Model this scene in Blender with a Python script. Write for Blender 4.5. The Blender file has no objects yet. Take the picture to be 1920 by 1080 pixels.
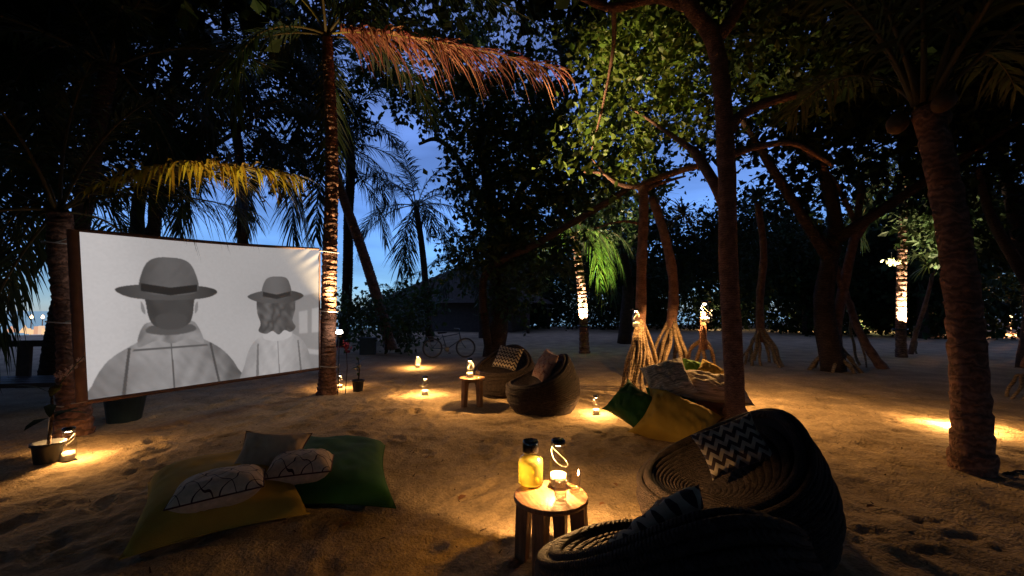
import bpy, bmesh, math, random
import numpy as np
from mathutils import Vector, Matrix, Euler, noise

# ------------------------------------------------------------------ camera, world, exposure
scene = bpy.context.scene
COL = scene.collection
FPX, CAMZ = 800.0, 1.6
PITCH = math.atan(43.0 / FPX)
cam = bpy.data.cameras.new("camera")
cam.lens, cam.sensor_width = 15.0, 36.0
cam.clip_start, cam.clip_end = 0.05, 6000
camo = bpy.data.objects.new("camera", cam)
COL.objects.link(camo)
camo.location = (0, 0, CAMZ)
camo.rotation_euler = (math.pi / 2 + PITCH, 0, 0)
scene.camera = camo

world = bpy.data.worlds.new("World")
scene.world = world
world.use_nodes = True
wn, wl = world.node_tree.nodes, world.node_tree.links
bg = wn["Background"]
sky = wn.new("ShaderNodeTexSky")
sky.sky_type = 'NISHITA'
sky.sun_disc = False
sky.sun_elevation = math.radians(7.0)
sky.sun_rotation = math.radians(180)
sky.air_density, sky.dust_density, sky.ozone_density = 1.0, 0.0, 5.5
wc = wn.new("ShaderNodeTexCoord")
wm = wn.new("ShaderNodeMapping")
wm.inputs['Scale'].default_value = (2.0, 2.0, 9.0)
wz = wn.new("ShaderNodeTexNoise")
wz.inputs['Scale'].default_value = 1.6
wz.inputs['Detail'].default_value = 5
wr = wn.new("ShaderNodeMapRange")
wr.inputs['From Min'].default_value, wr.inputs['From Max'].default_value = 0.35, 0.7
wr.inputs['To Min'].default_value, wr.inputs['To Max'].default_value = 0.7, 1.2
wx = wn.new("ShaderNodeMix")
wx.data_type, wx.blend_type = 'RGBA', 'MULTIPLY'
wx.inputs['Factor'].default_value = 1.0
wl.new(wc.outputs['Generated'], wm.inputs['Vector'])
wl.new(wm.outputs['Vector'], wz.inputs['Vector'])
wl.new(wz.outputs['Fac'], wr.inputs['Value'])
wt = wn.new("ShaderNodeMix")
wt.data_type, wt.blend_type = 'RGBA', 'MULTIPLY'
wt.inputs['Factor'].default_value = 1.0
wt.inputs[7].default_value = (0.72, 0.86, 1.08, 1)
wl.new(sky.outputs['Color'], wt.inputs[6])
wl.new(wt.outputs[2], wx.inputs[6])
wl.new(wr.outputs['Result'], wx.inputs[7])
wa = wn.new("ShaderNodeMix")          # thin lavender dusk cloud over the clear sky
wa.data_type, wa.blend_type = 'RGBA', 'ADD'
wa.inputs['Factor'].default_value = 1.0
wcl = wn.new("ShaderNodeMix")
wcl.data_type, wcl.blend_type = 'RGBA', 'MULTIPLY'
wcl.inputs['Factor'].default_value = 1.0
wx.inputs['Factor'].default_value = 1.0
wcl.inputs[6].default_value = (0.66, 0.62, 0.95, 1)
wl.new(wr.outputs['Result'], wcl.inputs[7])
wl.new(wx.outputs[2], wa.inputs[6])
wl.new(wcl.outputs[2], wa.inputs[7])
wl.new(wa.outputs[2], bg.inputs['Color'])
bg.inputs['Strength'].default_value = 0.19

scene.view_settings.view_transform = 'Standard'
scene.view_settings.look = 'None'
scene.view_settings.exposure = 0.0
scene.view_settings.gamma = 1.0
scene.view_settings.use_curve_mapping = False
cy = scene.cycles
cy.use_denoising = True
cy.max_bounces, cy.diffuse_bounces, cy.glossy_bounces = 8, 3, 3
cy.transmission_bounces, cy.transparent_max_bounces = 6, 16
cy.caustics_reflective = cy.caustics_refractive = False
cy.sample_clamp_indirect = 4.0
LAMP = 4.0            # common factor on every lantern

# ------------------------------------------------------------------ helpers
V = Vector
R = math.radians


def P(px, py, Y):
    """world point seen at pixel (px,py) of the 1920 px photograph, at distance Y in front"""
    x, u = (px - 960) / FPX, -(py - 540) / FPX
    d = V((x, math.cos(PITCH) - math.sin(PITCH) * u, math.sin(PITCH) + math.cos(PITCH) * u))
    return V((0, 0, CAMZ)) + d * (Y / d.y)


def G(px, py, z=0.0):
    x, u = (px - 960) / FPX, -(py - 540) / FPX
    d = V((x, math.cos(PITCH) - math.sin(PITCH) * u, math.sin(PITCH) + math.cos(PITCH) * u))
    return V((0, 0, CAMZ)) + d * ((z - CAMZ) / d.z)


class MB:
    def __init__(self):
        self.v, self.f = [], []

    def add(self, vs, fs):
        o = len(self.v)
        self.v += [tuple(p) for p in vs]
        self.f += [tuple(i + o for i in f) for f in fs]
        return self

    def tube(self, pts, rad, n=8, cap=True, sq=1.0):
        pts = [V(p) for p in pts]
        if not hasattr(rad, '__len__'):
            rad = [rad] * len(pts)
        vs, fs = [], []
        t0 = (pts[1] - pts[0]).normalized()
        nrm = t0.orthogonal().normalized()
        for i, p in enumerate(pts):
            t = (pts[min(i + 1, len(pts) - 1)] - pts[max(i - 1, 0)]).normalized()
            nrm = (nrm - t * nrm.dot(t))
            nrm = nrm.normalized() if nrm.length > 1e-6 else t.orthogonal().normalized()
            b = t.cross(nrm)
            for k in range(n):
                a = 2 * math.pi * k / n
                vs.append(p + (nrm * math.cos(a) + b * math.sin(a) * sq) * rad[i])
        for i in range(len(pts) - 1):
            for k in range(n):
                k2 = (k + 1) % n
                fs.append((i * n + k, i * n + k2, (i + 1) * n + k2, (i + 1) * n + k))
        if cap:
            fs.append(tuple(range(n - 1, -1, -1)))
            fs.append(tuple((len(pts) - 1) * n + k for k in range(n)))
        return self.add(vs, fs)

    def ring(self, pts, rad, n=6, sqz=None):
        """closed tube; rad number or list; sqz list of (radial, vertical) half sizes"""
        pts = [V(p) for p in pts]
        m = len(pts)
        vs, fs = [], []
        for i, p in enumerate(pts):
            t = (pts[(i + 1) % m] - pts[i - 1]).normalized()
            out = t.cross(V((0, 0, 1))).normalized()
            up = out.cross(t)
            ra, rb = sqz[i] if sqz else ((rad, rad) if not hasattr(rad, '__len__') else (rad[i], rad[i]))
            for k in range(n):
                a = 2 * math.pi * k / n
                vs.append(p + out * math.cos(a) * ra + up * math.sin(a) * rb)
        for i in range(m):
            j = (i + 1) % m
            for k in range(n):
                k2 = (k + 1) % n
                fs.append((i * n + k, j * n + k, j * n + k2, i * n + k2))
        return self.add(vs, fs)

    def lathe(self, prof, n=24, c=(0, 0, 0)):
        vs, fs = [], []
        c = V(c)
        for r, z in prof:
            for k in range(n):
                a = 2 * math.pi * k / n
                vs.append(c + V((r * math.cos(a), r * math.sin(a), z)))
        for i in range(len(prof) - 1):
            for k in range(n):
                k2 = (k + 1) % n
                fs.append((i * n + k, i * n + k2, (i + 1) * n + k2, (i + 1) * n + k))
        if prof[0][0] > 1e-4:
            fs.append(tuple(range(n - 1, -1, -1)))
        if prof[-1][0] > 1e-4:
            fs.append(tuple((len(prof) - 1) * n + k for k in range(n)))
        return self.add(vs, fs)

    def box(self, c, s, rz=0.0, bev=0.006):
        bm = bmesh.new()
        bmesh.ops.create_cube(bm, size=1.0)
        bmesh.ops.scale(bm, vec=s, verts=bm.verts)
        if bev:
            bmesh.ops.bevel(bm, geom=bm.edges[:], offset=bev, segments=2, affect='EDGES')
        m = Matrix.Translation(c) @ Matrix.Rotation(rz, 4, 'Z')
        bm.verts.index_update()
        vs = [m @ v.co for v in bm.verts]
        fs = [tuple(v.index for v in f.verts) for f in bm.faces]
        bm.free()
        return self.add(vs, fs)

    def mesh(self, name, mat, smooth=True):
        me = bpy.data.meshes.new(name)
        me.from_pydata(self.v, [], self.f)
        if mat:
            me.materials.append(mat)
        if smooth:
            me.polygons.foreach_set('use_smooth', [True] * len(me.polygons))
        me.update()
        return me

    def build(self, name, mat, parent=None, smooth=True):
        return link(name, self.mesh(name, mat, smooth), parent)


def link(name, data, parent=None, loc=None, rot=None, scale=None):
    o = bpy.data.objects.new(name, data)
    COL.objects.link(o)
    if parent:
        o.parent = parent
    if loc is not None:
        o.location = loc
    if rot is not None:
        o.rotation_euler = rot
    if scale is not None:
        o.scale = scale if hasattr(scale, '__len__') else (scale,) * 3
    return o


def tag(o, label=None, cat=None, group=None, kind=None):
    if label: o['label'] = label
    if cat: o['category'] = cat
    if group: o['group'] = group
    if kind: o['kind'] = kind
    return o


def thing(name, label, cat, loc=(0, 0, 0), rz=0.0, group=None):
    return tag(link(name, None, None, loc, (0, 0, rz)), label, cat, group)


def copy_tree(o, parent=None):
    c = o.copy()
    COL.objects.link(c)
    c.parent = parent
    for ch in list(o.children):
        copy_tree(ch, c)
    return c


def bez(p0, p1, p2, n):
    p0, p1, p2 = V(p0), V(p1), V(p2)
    return [p0 * (1 - t) ** 2 + p1 * 2 * t * (1 - t) + p2 * t * t for t in [i / n for i in range(n + 1)]]


def spline(pts, per=6):
    """catmull-rom through pts"""
    pts = [V(p) for p in pts]
    q = [pts[0] * 2 - pts[1]] + pts + [pts[-1] * 2 - pts[-2]]
    out = []
    for i in range(1, len(q) - 2):
        for k in range(per):
            t = k / per
            a, b, c, d = q[i - 1], q[i], q[i + 1], q[i + 2]
            out.append(0.5 * ((2 * b) + (c - a) * t + (2 * a - 5 * b + 4 * c - d) * t * t + (3 * b - a - 3 * c + d) * t ** 3))
    out.append(pts[-1])
    return out


def lerp_list(a, b, n):
    return [a + (b - a) * i / (n - 1) for i in range(n)]


# ------------------------------------------------------------------ materials
def mat(name, col, rough=0.8, var=0.25, scale=8.0, bump=0.0, bscale=None, spec=0.3, trans=0.0, island=0.0, metal=0.0, coat=0.0, sheen=0.0):
    m = bpy.data.materials.new(name)
    m.use_nodes = True
    n, l = m.node_tree.nodes, m.node_tree.links
    b = n['Principled BSDF']
    b.inputs['Roughness'].default_value = rough
    b.inputs['Specular IOR Level'].default_value = spec
    b.inputs['Metallic'].default_value = metal
    b.inputs['Coat Weight'].default_value = coat
    b.inputs['Sheen Weight'].default_value = sheen
    tc = n.new('ShaderNodeTexCoord')
    nz = n.new('ShaderNodeTexNoise')
    nz.inputs['Scale'].default_value = scale
    nz.inputs['Detail'].default_value = 6
    l.new(tc.outputs['Object'], nz.inputs['Vector'])
    mr = n.new('ShaderNodeMapRange')
    mr.inputs['From Min'].default_value, mr.inputs['From Max'].default_value = 0.3, 0.7
    mr.inputs['To Min'].default_value, mr.inputs['To Max'].default_value = 1 - var, 1 + var
    l.new(nz.outputs['Fac'], mr.inputs['Value'])
    mx = n.new('ShaderNodeMix')
    mx.data_type, mx.blend_type = 'RGBA', 'MULTIPLY'
    mx.inputs['Factor'].default_value = 1
    mx.inputs[6].default_value = (*col, 1)
    l.new(mr.outputs['Result'], mx.inputs[7])
    out = mx.outputs[2]
    if island:
        g = n.new('ShaderNodeNewGeometry')
        hs = n.new('ShaderNodeHueSaturation')
        r1 = n.new('ShaderNodeMapRange')
        r1.inputs['To Min'].default_value, r1.inputs['To Max'].default_value = 1 - island, 1 + island
        l.new(g.outputs['Random Per Island'], r1.inputs['Value'])
        l.new(r1.outputs['Result'], hs.inputs['Value'])
        r2 = n.new('ShaderNodeMapRange')
        r2.inputs['To Min'].default_value, r2.inputs['To Max'].default_value = 0.47, 0.53
        l.new(g.outputs['Random Per Island'], r2.inputs['Value'])
        l.new(r2.outputs['Result'], hs.inputs['Hue'])
        l.new(out, hs.inputs['Color'])
        out = hs.outputs['Color']
    l.new(out, b.inputs['Base Color'])
    m['_col'] = 0
    if bump:
        n2 = n.new('ShaderNodeTexNoise')
        n2.inputs['Scale'].default_value = bscale or scale * 4
        n2.inputs['Detail'].default_value = 8
        l.new(tc.outputs['Object'], n2.inputs['Vector'])
        bp = n.new('ShaderNodeBump')
        bp.inputs['Strength'].default_value = bump
        bp.inputs['Distance'].default_value = 0.02
        l.new(n2.outputs['Fac'], bp.inputs['Height'])
        l.new(bp.outputs['Normal'], b.inputs['Normal'])
    if trans:
        tr = n.new('ShaderNodeBsdfTranslucent')
        l.new(out, tr.inputs['Color'])
        ms = n.new('ShaderNodeMixShader')
        ms.inputs['Fac'].default_value = trans
        l.new(b.outputs[0], ms.inputs[1])
        l.new(tr.outputs[0], ms.inputs[2])
        l.new(ms.outputs[0], n['Material Output'].inputs['Surface'])
    return m


def emit(name, col, st):
    m = bpy.data.materials.new(name)
    m.use_nodes = True
    n, l = m.node_tree.nodes, m.node_tree.links
    n.remove(n['Principled BSDF'])
    e = n.new('ShaderNodeEmission')
    e.inputs['Color'].default_value = (*col, 1)
    e.inputs['Strength'].default_value = st
    l.new(e.outputs[0], n['Material Output'].inputs['Surface'])
    return m


def glass(name, tint=(1, 1, 1)):
    m = bpy.data.materials.new(name)
    m.use_nodes = True
    n, l = m.node_tree.nodes, m.node_tree.links
    n.remove(n['Principled BSDF'])
    t = n.new('ShaderNodeBsdfTransparent')
    t.inputs['Color'].default_value = (*tint, 1)
    g = n.new('ShaderNodeBsdfGlossy')
    g.inputs['Roughness'].default_value = 0.03
    lw = n.new('ShaderNodeLayerWeight')
    lw.inputs['Blend'].default_value = 0.35
    mr = n.new('ShaderNodeMapRange')
    mr.inputs['To Min'].default_value, mr.inputs['To Max'].default_value = 0.05, 0.55
    l.new(lw.outputs['Facing'], mr.inputs['Value'])
    ms = n.new('ShaderNodeMixShader')
    l.new(mr.outputs['Result'], ms.inputs['Fac'])
    l.new(t.outputs[0], ms.inputs[1])
    l.new(g.outputs[0], ms.inputs[2])
    l.new(ms.outputs[0], n['Material Output'].inputs['Surface'])
    return m


def mnode(n, l, op, a, b=None, c=None):
    x = n.new('ShaderNodeMath')
    x.operation = op
    for i, q in enumerate((a, b, c)):
        if q is None: continue
        if isinstance(q, (int, float)):
            x.inputs[i].default_value = q
        else:
            l.new(q, x.inputs[i])
    return x.outputs[0]


def pattern_mat(name, kind, ca, cb, freq):
    """chevron or trellis print on a cushion, in the cushion's own coordinates"""
    m = mat(name, ca, 0.9, 0.15, 30, 0.15, 160, sheen=0.2)
    n, l = m.node_tree.nodes, m.node_tree.links
    b = n['Principled BSDF']
    src = b.inputs['Base Color'].links[0].from_socket
    tc = n.new('ShaderNodeTexCoord')
    sp = n.new('ShaderNodeSeparateXYZ')
    l.new(tc.outputs['Object'], sp.inputs[0])
    x, y = sp.outputs[0], sp.outputs[1]
    if kind == 'chevron':
        tri = mnode(n, l, 'PINGPONG', x, 0.5 / freq)
        s = mnode(n, l, 'ADD', y, mnode(n, l, 'MULTIPLY', tri, 1.15))
        fac = mnode(n, l, 'LESS_THAN', mnode(n, l, 'FRACT', mnode(n, l, 'MULTIPLY', s, freq * 1.05)), 0.5)
    else:
        wob = mnode(n, l, 'MULTIPLY', mnode(n, l, 'SINE', mnode(n, l, 'MULTIPLY', x, freq * 6.28)), 0.16 / freq)
        wob2 = mnode(n, l, 'MULTIPLY', mnode(n, l, 'SINE', mnode(n, l, 'MULTIPLY', y, freq * 6.28)), 0.16 / freq)
        a = mnode(n, l, 'ADD', mnode(n, l, 'ADD', x, y), wob)
        c = mnode(n, l, 'ADD', mnode(n, l, 'SUBTRACT', x, y), wob2)
        d1 = mnode(n, l, 'ABSOLUTE', mnode(n, l, 'SUBTRACT', mnode(n, l, 'FRACT', mnode(n, l, 'MULTIPLY', a, freq * 0.7)), 0.5))
        d2 = mnode(n, l, 'ABSOLUTE', mnode(n, l, 'SUBTRACT', mnode(n, l, 'FRACT', mnode(n, l, 'MULTIPLY', c, freq * 0.7)), 0.5))
        fac = mnode(n, l, 'LESS_THAN', mnode(n, l, 'MINIMUM', d1, d2), 0.034)
        # only the printed face
        fac = mnode(n, l, 'MULTIPLY', fac, mnode(n, l, 'GREATER_THAN', sp.outputs[2], 0.004))
    mx = n.new('ShaderNodeMix')
    mx.data_type = 'RGBA'
    l.new(fac, mx.inputs['Factor'])
    l.new(src, mx.inputs[6])
    mx.inputs[7].default_value = (*cb, 1)
    l.new(mx.outputs[2], b.inputs['Base Color'])
    return m


M = {}
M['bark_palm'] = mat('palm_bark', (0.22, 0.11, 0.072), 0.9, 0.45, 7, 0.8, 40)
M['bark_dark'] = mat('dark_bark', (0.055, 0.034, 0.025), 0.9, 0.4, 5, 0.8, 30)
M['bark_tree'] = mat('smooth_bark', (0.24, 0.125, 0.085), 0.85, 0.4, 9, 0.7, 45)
M['root'] = mat('prop_root', (0.27, 0.19, 0.115), 0.85, 0.35, 10, 0.5, 50)
for k_, sc_ in (('bark_palm', 4.0), ('bark_tree', 11.0), ('bark_dark', 5.0), ('root', 6.0)):
    n_, l_ = M[k_].node_tree.nodes, M[k_].node_tree.links
    b_ = n_['Principled BSDF']; src_ = b_.inputs['Base Color'].links[0].from_socket
    tc_ = n_.new('ShaderNodeTexCoord'); wv_ = n_.new('ShaderNodeTexWave'); wv_.bands_direction = 'Z'
    wv_.inputs['Scale'].default_value = sc_; wv_.inputs['Distortion'].default_value = 9.0; wv_.inputs['Detail'].default_value = 4; wv_.inputs['Detail Scale'].default_value = 2.5
    l_.new(tc_.outputs['Object'], wv_.inputs['Vector'])
    mr_ = n_.new('ShaderNodeMapRange'); mr_.inputs['To Min'].default_value = .62; mr_.inputs['To Max'].default_value = 1.2
    l_.new(wv_.outputs['Fac'], mr_.inputs['Value'])
    mx_ = n_.new('ShaderNodeMix'); mx_.data_type, mx_.blend_type = 'RGBA', 'MULTIPLY'; mx_.inputs['Factor'].default_value = 1
    l_.new(src_, mx_.inputs[6]); l_.new(mr_.outputs['Result'], mx_.inputs[7]); l_.new(mx_.outputs[2], b_.inputs['Base Color'])
    bp_ = n_.new('ShaderNodeBump'); bp_.inputs['Strength'].default_value = .6; bp_.inputs['Distance'].default_value = .015
    old_ = b_.inputs['Normal'].links[0].from_socket
    l_.new(old_, bp_.inputs['Normal']); l_.new(wv_.outputs['Fac'], bp_.inputs['Height']); l_.new(bp_.outputs['Normal'], b_.inputs['Normal'])
M['frond'] = mat('palm_frond', (0.022, 0.037, 0.010), 0.55, 0.3, 3, trans=0.2, island=0.35)
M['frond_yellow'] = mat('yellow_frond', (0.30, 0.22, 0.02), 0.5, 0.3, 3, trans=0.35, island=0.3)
M['frond_brown'] = mat('dry_frond', (0.40, 0.155, 0.10), 0.7, 0.35, 3, trans=0.35, island=0.35)  # dry brown, with reddish lamp light put into the colour
M['rachis'] = mat('frond_rib', (0.09, 0.065, 0.02), 0.6, 0.2, 6)
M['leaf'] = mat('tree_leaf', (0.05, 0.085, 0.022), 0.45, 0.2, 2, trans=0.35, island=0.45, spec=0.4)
M['leaf_lit'] = mat('broad_leaf', (0.115, 0.165, 0.025), 0.45, 0.2, 2, trans=0.4, island=0.4, spec=0.4)  # leaf colour raised for the lamp-lit crown
M['leaf_dark'] = mat('forest_leaf', (0.02, 0.032, 0.010), 0.7, 0.2, 2, trans=0.1, island=0.4, spec=0.1)  # leaf colour lowered for trees in deep shade
M['strap'] = mat('strap_leaf', (0.05, 0.07, 0.02), 0.5, 0.2, 4, trans=0.3, island=0.4)
M['rope'] = mat('seat_rope', (0.046, 0.031, 0.026), 0.75, 0.5, 25, 0.9, 120)
n_, l_ = M['rope'].node_tree.nodes, M['rope'].node_tree.links        # strands twisted round each coil
b_ = n_['Principled BSDF']
tc_ = n_.new('ShaderNodeTexCoord'); wv_ = n_.new('ShaderNodeTexWave'); wv_.bands_direction = 'DIAGONAL'
wv_.inputs['Scale'].default_value = 26; wv_.inputs['Distortion'].default_value = 2.0; wv_.inputs['Detail'].default_value = 2
l_.new(tc_.outputs['Object'], wv_.inputs['Vector'])
bp_ = n_.new('ShaderNodeBump'); bp_.inputs['Strength'].default_value = .7; bp_.inputs['Distance'].default_value = .012
l_.new(b_.inputs['Normal'].links[0].from_socket, bp_.inputs['Normal']); l_.new(wv_.outputs['Fac'], bp_.inputs['Height']); l_.new(bp_.outputs['Normal'], b_.inputs['Normal'])
M['core'] = mat('seat_shell', (0.03, 0.022, 0.02), 0.9, 0.2)
M['wood'] = mat('table_wood', (0.30, 0.165, 0.085), 0.5, 0.3, 6, 0.25, 40, spec=0.4)
n_, l_ = M['wood'].node_tree.nodes, M['wood'].node_tree.links
b_ = n_['Principled BSDF']; src_ = b_.inputs['Base Color'].links[0].from_socket
tc_ = n_.new('ShaderNodeTexCoord'); mp_ = n_.new('ShaderNodeMapping'); mp_.inputs['Scale'].default_value = (70, 4, 4); mp_.inputs['Rotation'].default_value = (0, 0, .5)
nz_ = n_.new('ShaderNodeTexNoise'); nz_.inputs['Scale'].default_value = 1; nz_.inputs['Detail'].default_value = 6; nz_.inputs['Distortion'].default_value = .6
l_.new(tc_.outputs['Object'], mp_.inputs[0]); l_.new(mp_.outputs[0], nz_.inputs['Vector'])
mr_ = n_.new('ShaderNodeMapRange'); mr_.inputs['From Min'].default_value, mr_.inputs['From Max'].default_value = .3, .7; mr_.inputs['To Min'].default_value, mr_.inputs['To Max'].default_value = .5, 1.15
l_.new(nz_.outputs['Fac'], mr_.inputs['Value'])
mx_ = n_.new('ShaderNodeMix'); mx_.data_type, mx_.blend_type = 'RGBA', 'MULTIPLY'; mx_.inputs['Factor'].default_value = 1
l_.new(src_, mx_.inputs[6]); l_.new(mr_.outputs['Result'], mx_.inputs[7]); l_.new(mx_.outputs[2], b_.inputs['Base Color'])
M['wood_dark'] = mat('dark_timber', (0.045, 0.032, 0.028), 0.6, 0.3, 6, 0.3, 40)
M['glass'] = glass('clear_glass', (0.97, 0.97, 0.95))
M['wax'] = mat('frosted_base', (0.85, 0.82, 0.74), 0.5, 0.05, trans=0.5)
M['drink'] = mat('citrus_drink', (0.72, 0.68, 0.22), 0.25, 0.06, 6, trans=0.7, coat=0.6)
n_, l_ = M['drink'].node_tree.nodes, M['drink'].node_tree.links        # clear enough to see through a little
tp_ = n_.new('ShaderNodeBsdfTransparent'); tp_.inputs['Color'].default_value = (.95, .86, .38, 1)
ms_ = n_.new('ShaderNodeMixShader'); ms_.inputs['Fac'].default_value = .5
l_.new(n_['Material Output'].inputs['Surface'].links[0].from_socket, ms_.inputs[1]); l_.new(tp_.outputs[0], ms_.inputs[2]); l_.new(ms_.outputs[0], n_['Material Output'].inputs['Surface'])
M['fruit'] = mat('lemon_slice', (0.85, 0.72, 0.12), 0.4, 0.15, 20, trans=0.5)
M['black'] = mat('black_cap', (0.012, 0.010, 0.010), 0.15, 0.1, coat=0.8, spec=0.5)
M['pot'] = mat('black_pot', (0.03, 0.033, 0.04), 0.5, 0.2)
M['pot_blue'] = mat('blue_pot', (0.03, 0.06, 0.09), 0.5, 0.2)
M['metal'] = mat('lantern_metal', (0.3, 0.27, 0.23), 0.35, 0.1, metal=0.8)
M['cord'] = mat('tie_cord', (0.5, 0.45, 0.4), 0.8, 0.1)
M['yellow'] = mat('yellow_canvas', (0.50, 0.31, 0.04), 0.85, 0.12, 6, 0.2, 120)
M['green'] = mat('green_canvas', (0.02, 0.085, 0.014), 0.85, 0.15, 6, 0.2, 120)
M['beige'] = mat('beige_canvas', (0.66, 0.46, 0.27), 0.85, 0.1, 6, 0.2, 120)
M['piping'] = mat('dark_red_piping', (0.10, 0.025, 0.02), 0.8, 0.1)
M['chevron'] = pattern_mat('chevron_print', 'chevron', (0.42, 0.35, 0.25), (0.03, 0.017, 0.018), 14.0)
M['trellis'] = pattern_mat('trellis_print', 'trellis', (0.66, 0.50, 0.33), (0.06, 0.02, 0.02), 9.0)
M['trellis_pink'] = pattern_mat('rose_print', 'trellis', (0.42, 0.25, 0.17), (0.25, 0.07, 0.05), 9.0)
M['led'] = emit('lamp_glow', (1.0, 0.80, 0.52), 14.0)
M['spotlens'] = emit('spot_lens', (1.0, 0.86, 0.70), 60.0)
PAPER = [emit('lit_paper', c_, st_) for c_, st_ in (((1.0, 0.55, 0.36), .75), ((1.0, 0.62, 0.34), 1.1), ((1.0, 0.66, 0.44), .9))]
M['flame'] = emit('candle_flame', (1.0, 0.62, 0.30), 6.0)
M['thatch'] = mat('thatch', (0.05, 0.04, 0.03), 0.95, 0.3, 6, 0.8, 20)
M['bike'] = mat('bicycle_paint', (0.10, 0.12, 0.12), 0.4, 0.1, spec=0.5)
M['tyre'] = mat('tyre_rubber', (0.10, 0.10, 0.10), 0.7, 0.1)
M['flower'] = mat('pale_orchid', (0.55, 0.36, 0.26), 0.7, 0.1, trans=0.4)
M['pink'] = mat('pink_flower', (0.12, 0.012, 0.03), 0.7, 0.1, trans=0.4)
M['hem'] = mat('screen_hem', (0.17, 0.10, 0.085), 0.8, 0.15)
M['fallen'] = mat('fallen_leaf', (0.22, 0.10, 0.04), 0.7, 0.2)


def woven_mat():
    m = mat('woven_fibre', (0.62, 0.50, 0.34), 0.8, 0.1, 6)
    n, l = m.node_tree.nodes, m.node_tree.links
    b = n['Principled BSDF']
    src = b.inputs['Base Color'].links[0].from_socket
    tc = n.new('ShaderNodeTexCoord')
    mp = n.new('ShaderNodeMapping')
    mp.inputs['Scale'].default_value = (3, 70, 30)
    nz = n.new('ShaderNodeTexNoise')
    nz.inputs['Scale'].default_value = 1.0
    nz.inputs['Detail'].default_value = 3
    l.new(tc.outputs['Object'], mp.inputs[0]); l.new(mp.outputs[0], nz.inputs['Vector'])
    mr = n.new('ShaderNodeMapRange')
    mr.inputs['From Min'].default_value, mr.inputs['From Max'].default_value = 0.35, 0.65
    mr.inputs['To Min'].default_value, mr.inputs['To Max'].default_value = 0.35, 1.15
    l.new(nz.outputs['Fac'], mr.inputs['Value'])
    mx = n.new('ShaderNodeMix'); mx.data_type, mx.blend_type = 'RGBA', 'MULTIPLY'
    mx.inputs['Factor'].default_value = 1
    l.new(src, mx.inputs[6]); l.new(mr.outputs['Result'], mx.inputs[7])
    l.new(mx.outputs[2], b.inputs['Base Color'])
    bp = n.new('ShaderNodeBump'); bp.inputs['Strength'].default_value = 0.6; bp.inputs['Distance'].default_value = 0.01
    l.new(nz.outputs['Fac'], bp.inputs['Height']); l.new(bp.outputs['Normal'], b.inputs['Normal'])
    return m


M['woven'] = woven_mat()

# sand
M['sand'] = mat('sand', (0.46, 0.34, 0.205), 0.95, 0.30, 1.6, 0.9, 45, spec=0.1)
n_, l_ = M['sand'].node_tree.nodes, M['sand'].node_tree.links
b_ = n_['Principled BSDF']
src_ = b_.inputs['Base Color'].links[0].from_socket
tc_ = n_.new('ShaderNodeTexCoord')
nz_ = n_.new('ShaderNodeTexNoise'); nz_.inputs['Scale'].default_value = 22; nz_.inputs['Detail'].default_value = 8; nz_.inputs['Roughness'].default_value = 0.75
l_.new(tc_.outputs['Object'], nz_.inputs['Vector'])
mr_ = n_.new('ShaderNodeMapRange')
mr_.inputs['From Min'].default_value, mr_.inputs['From Max'].default_value = 0.30, 0.62
mr_.inputs['To Min'].default_value, mr_.inputs['To Max'].default_value = 0.55, 1.12
l_.new(nz_.outputs['Fac'], mr_.inputs['Value'])
mx_ = n_.new('ShaderNodeMix'); mx_.data_type, mx_.blend_type = 'RGBA', 'MULTIPLY'; mx_.inputs['Factor'].default_value = 1
l_.new(src_, mx_.inputs[6]); l_.new(mr_.outputs['Result'], mx_.inputs[7]); l_.new(mx_.outputs[2], b_.inputs['Base Color'])

# ------------------------------------------------------------------ the ground and the sea
rng = np.random.default_rng(7)


def vnoise(x, y, s, seed):
    """smooth value noise, vectorised"""
    r = np.random.default_rng(seed)
    T = r.random((256, 256))
    u, v = x / s, y / s
    i, j = np.floor(u).astype(int), np.floor(v).astype(int)
    a, b = u - i, v - j
    a, b = a * a * (3 - 2 * a), b * b * (3 - 2 * b)
    g = lambda p, q: T[p % 256, q % 256]
    return (g(i, j) * (1 - a) + g(i + 1, j) * a) * (1 - b) + (g(i, j + 1) * (1 - a) + g(i + 1, j + 1) * a) * b - 0.5


def axis(lo, hi, step, far_lo, far_hi, grow=1.18):
    m = list(np.arange(lo, hi, step))
    s, p = step, hi
    while p < far_hi:
        m.append(p); s *= grow; p += s
    m.append(far_hi)
    s, p, pre = step, lo, []
    while p > far_lo:
        s *= grow; p -= s; pre.append(max(p, far_lo))
    return np.array(pre[::-1] + m)


xs = axis(-6.5, 7.5, 0.031, -3000, 3000)
ys = axis(1.1, 10.5, 0.031, -300, 4000)
X, Y = np.meshgrid(xs, ys)
near = np.clip(1.3 - np.hypot(X, Y - 4) / 16, 0, 1)
Z = 0.05 * vnoise(X, Y, 1.7, 1) * near + 0.05 * vnoise(X, Y, 0.55, 2) * near + 0.026 * vnoise(X, Y, 0.22, 3) * near + 0.020 * vnoise(X, Y, 0.11, 4) * near + 0.015 * vnoise(X, Y, 0.065, 6) * near
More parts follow.
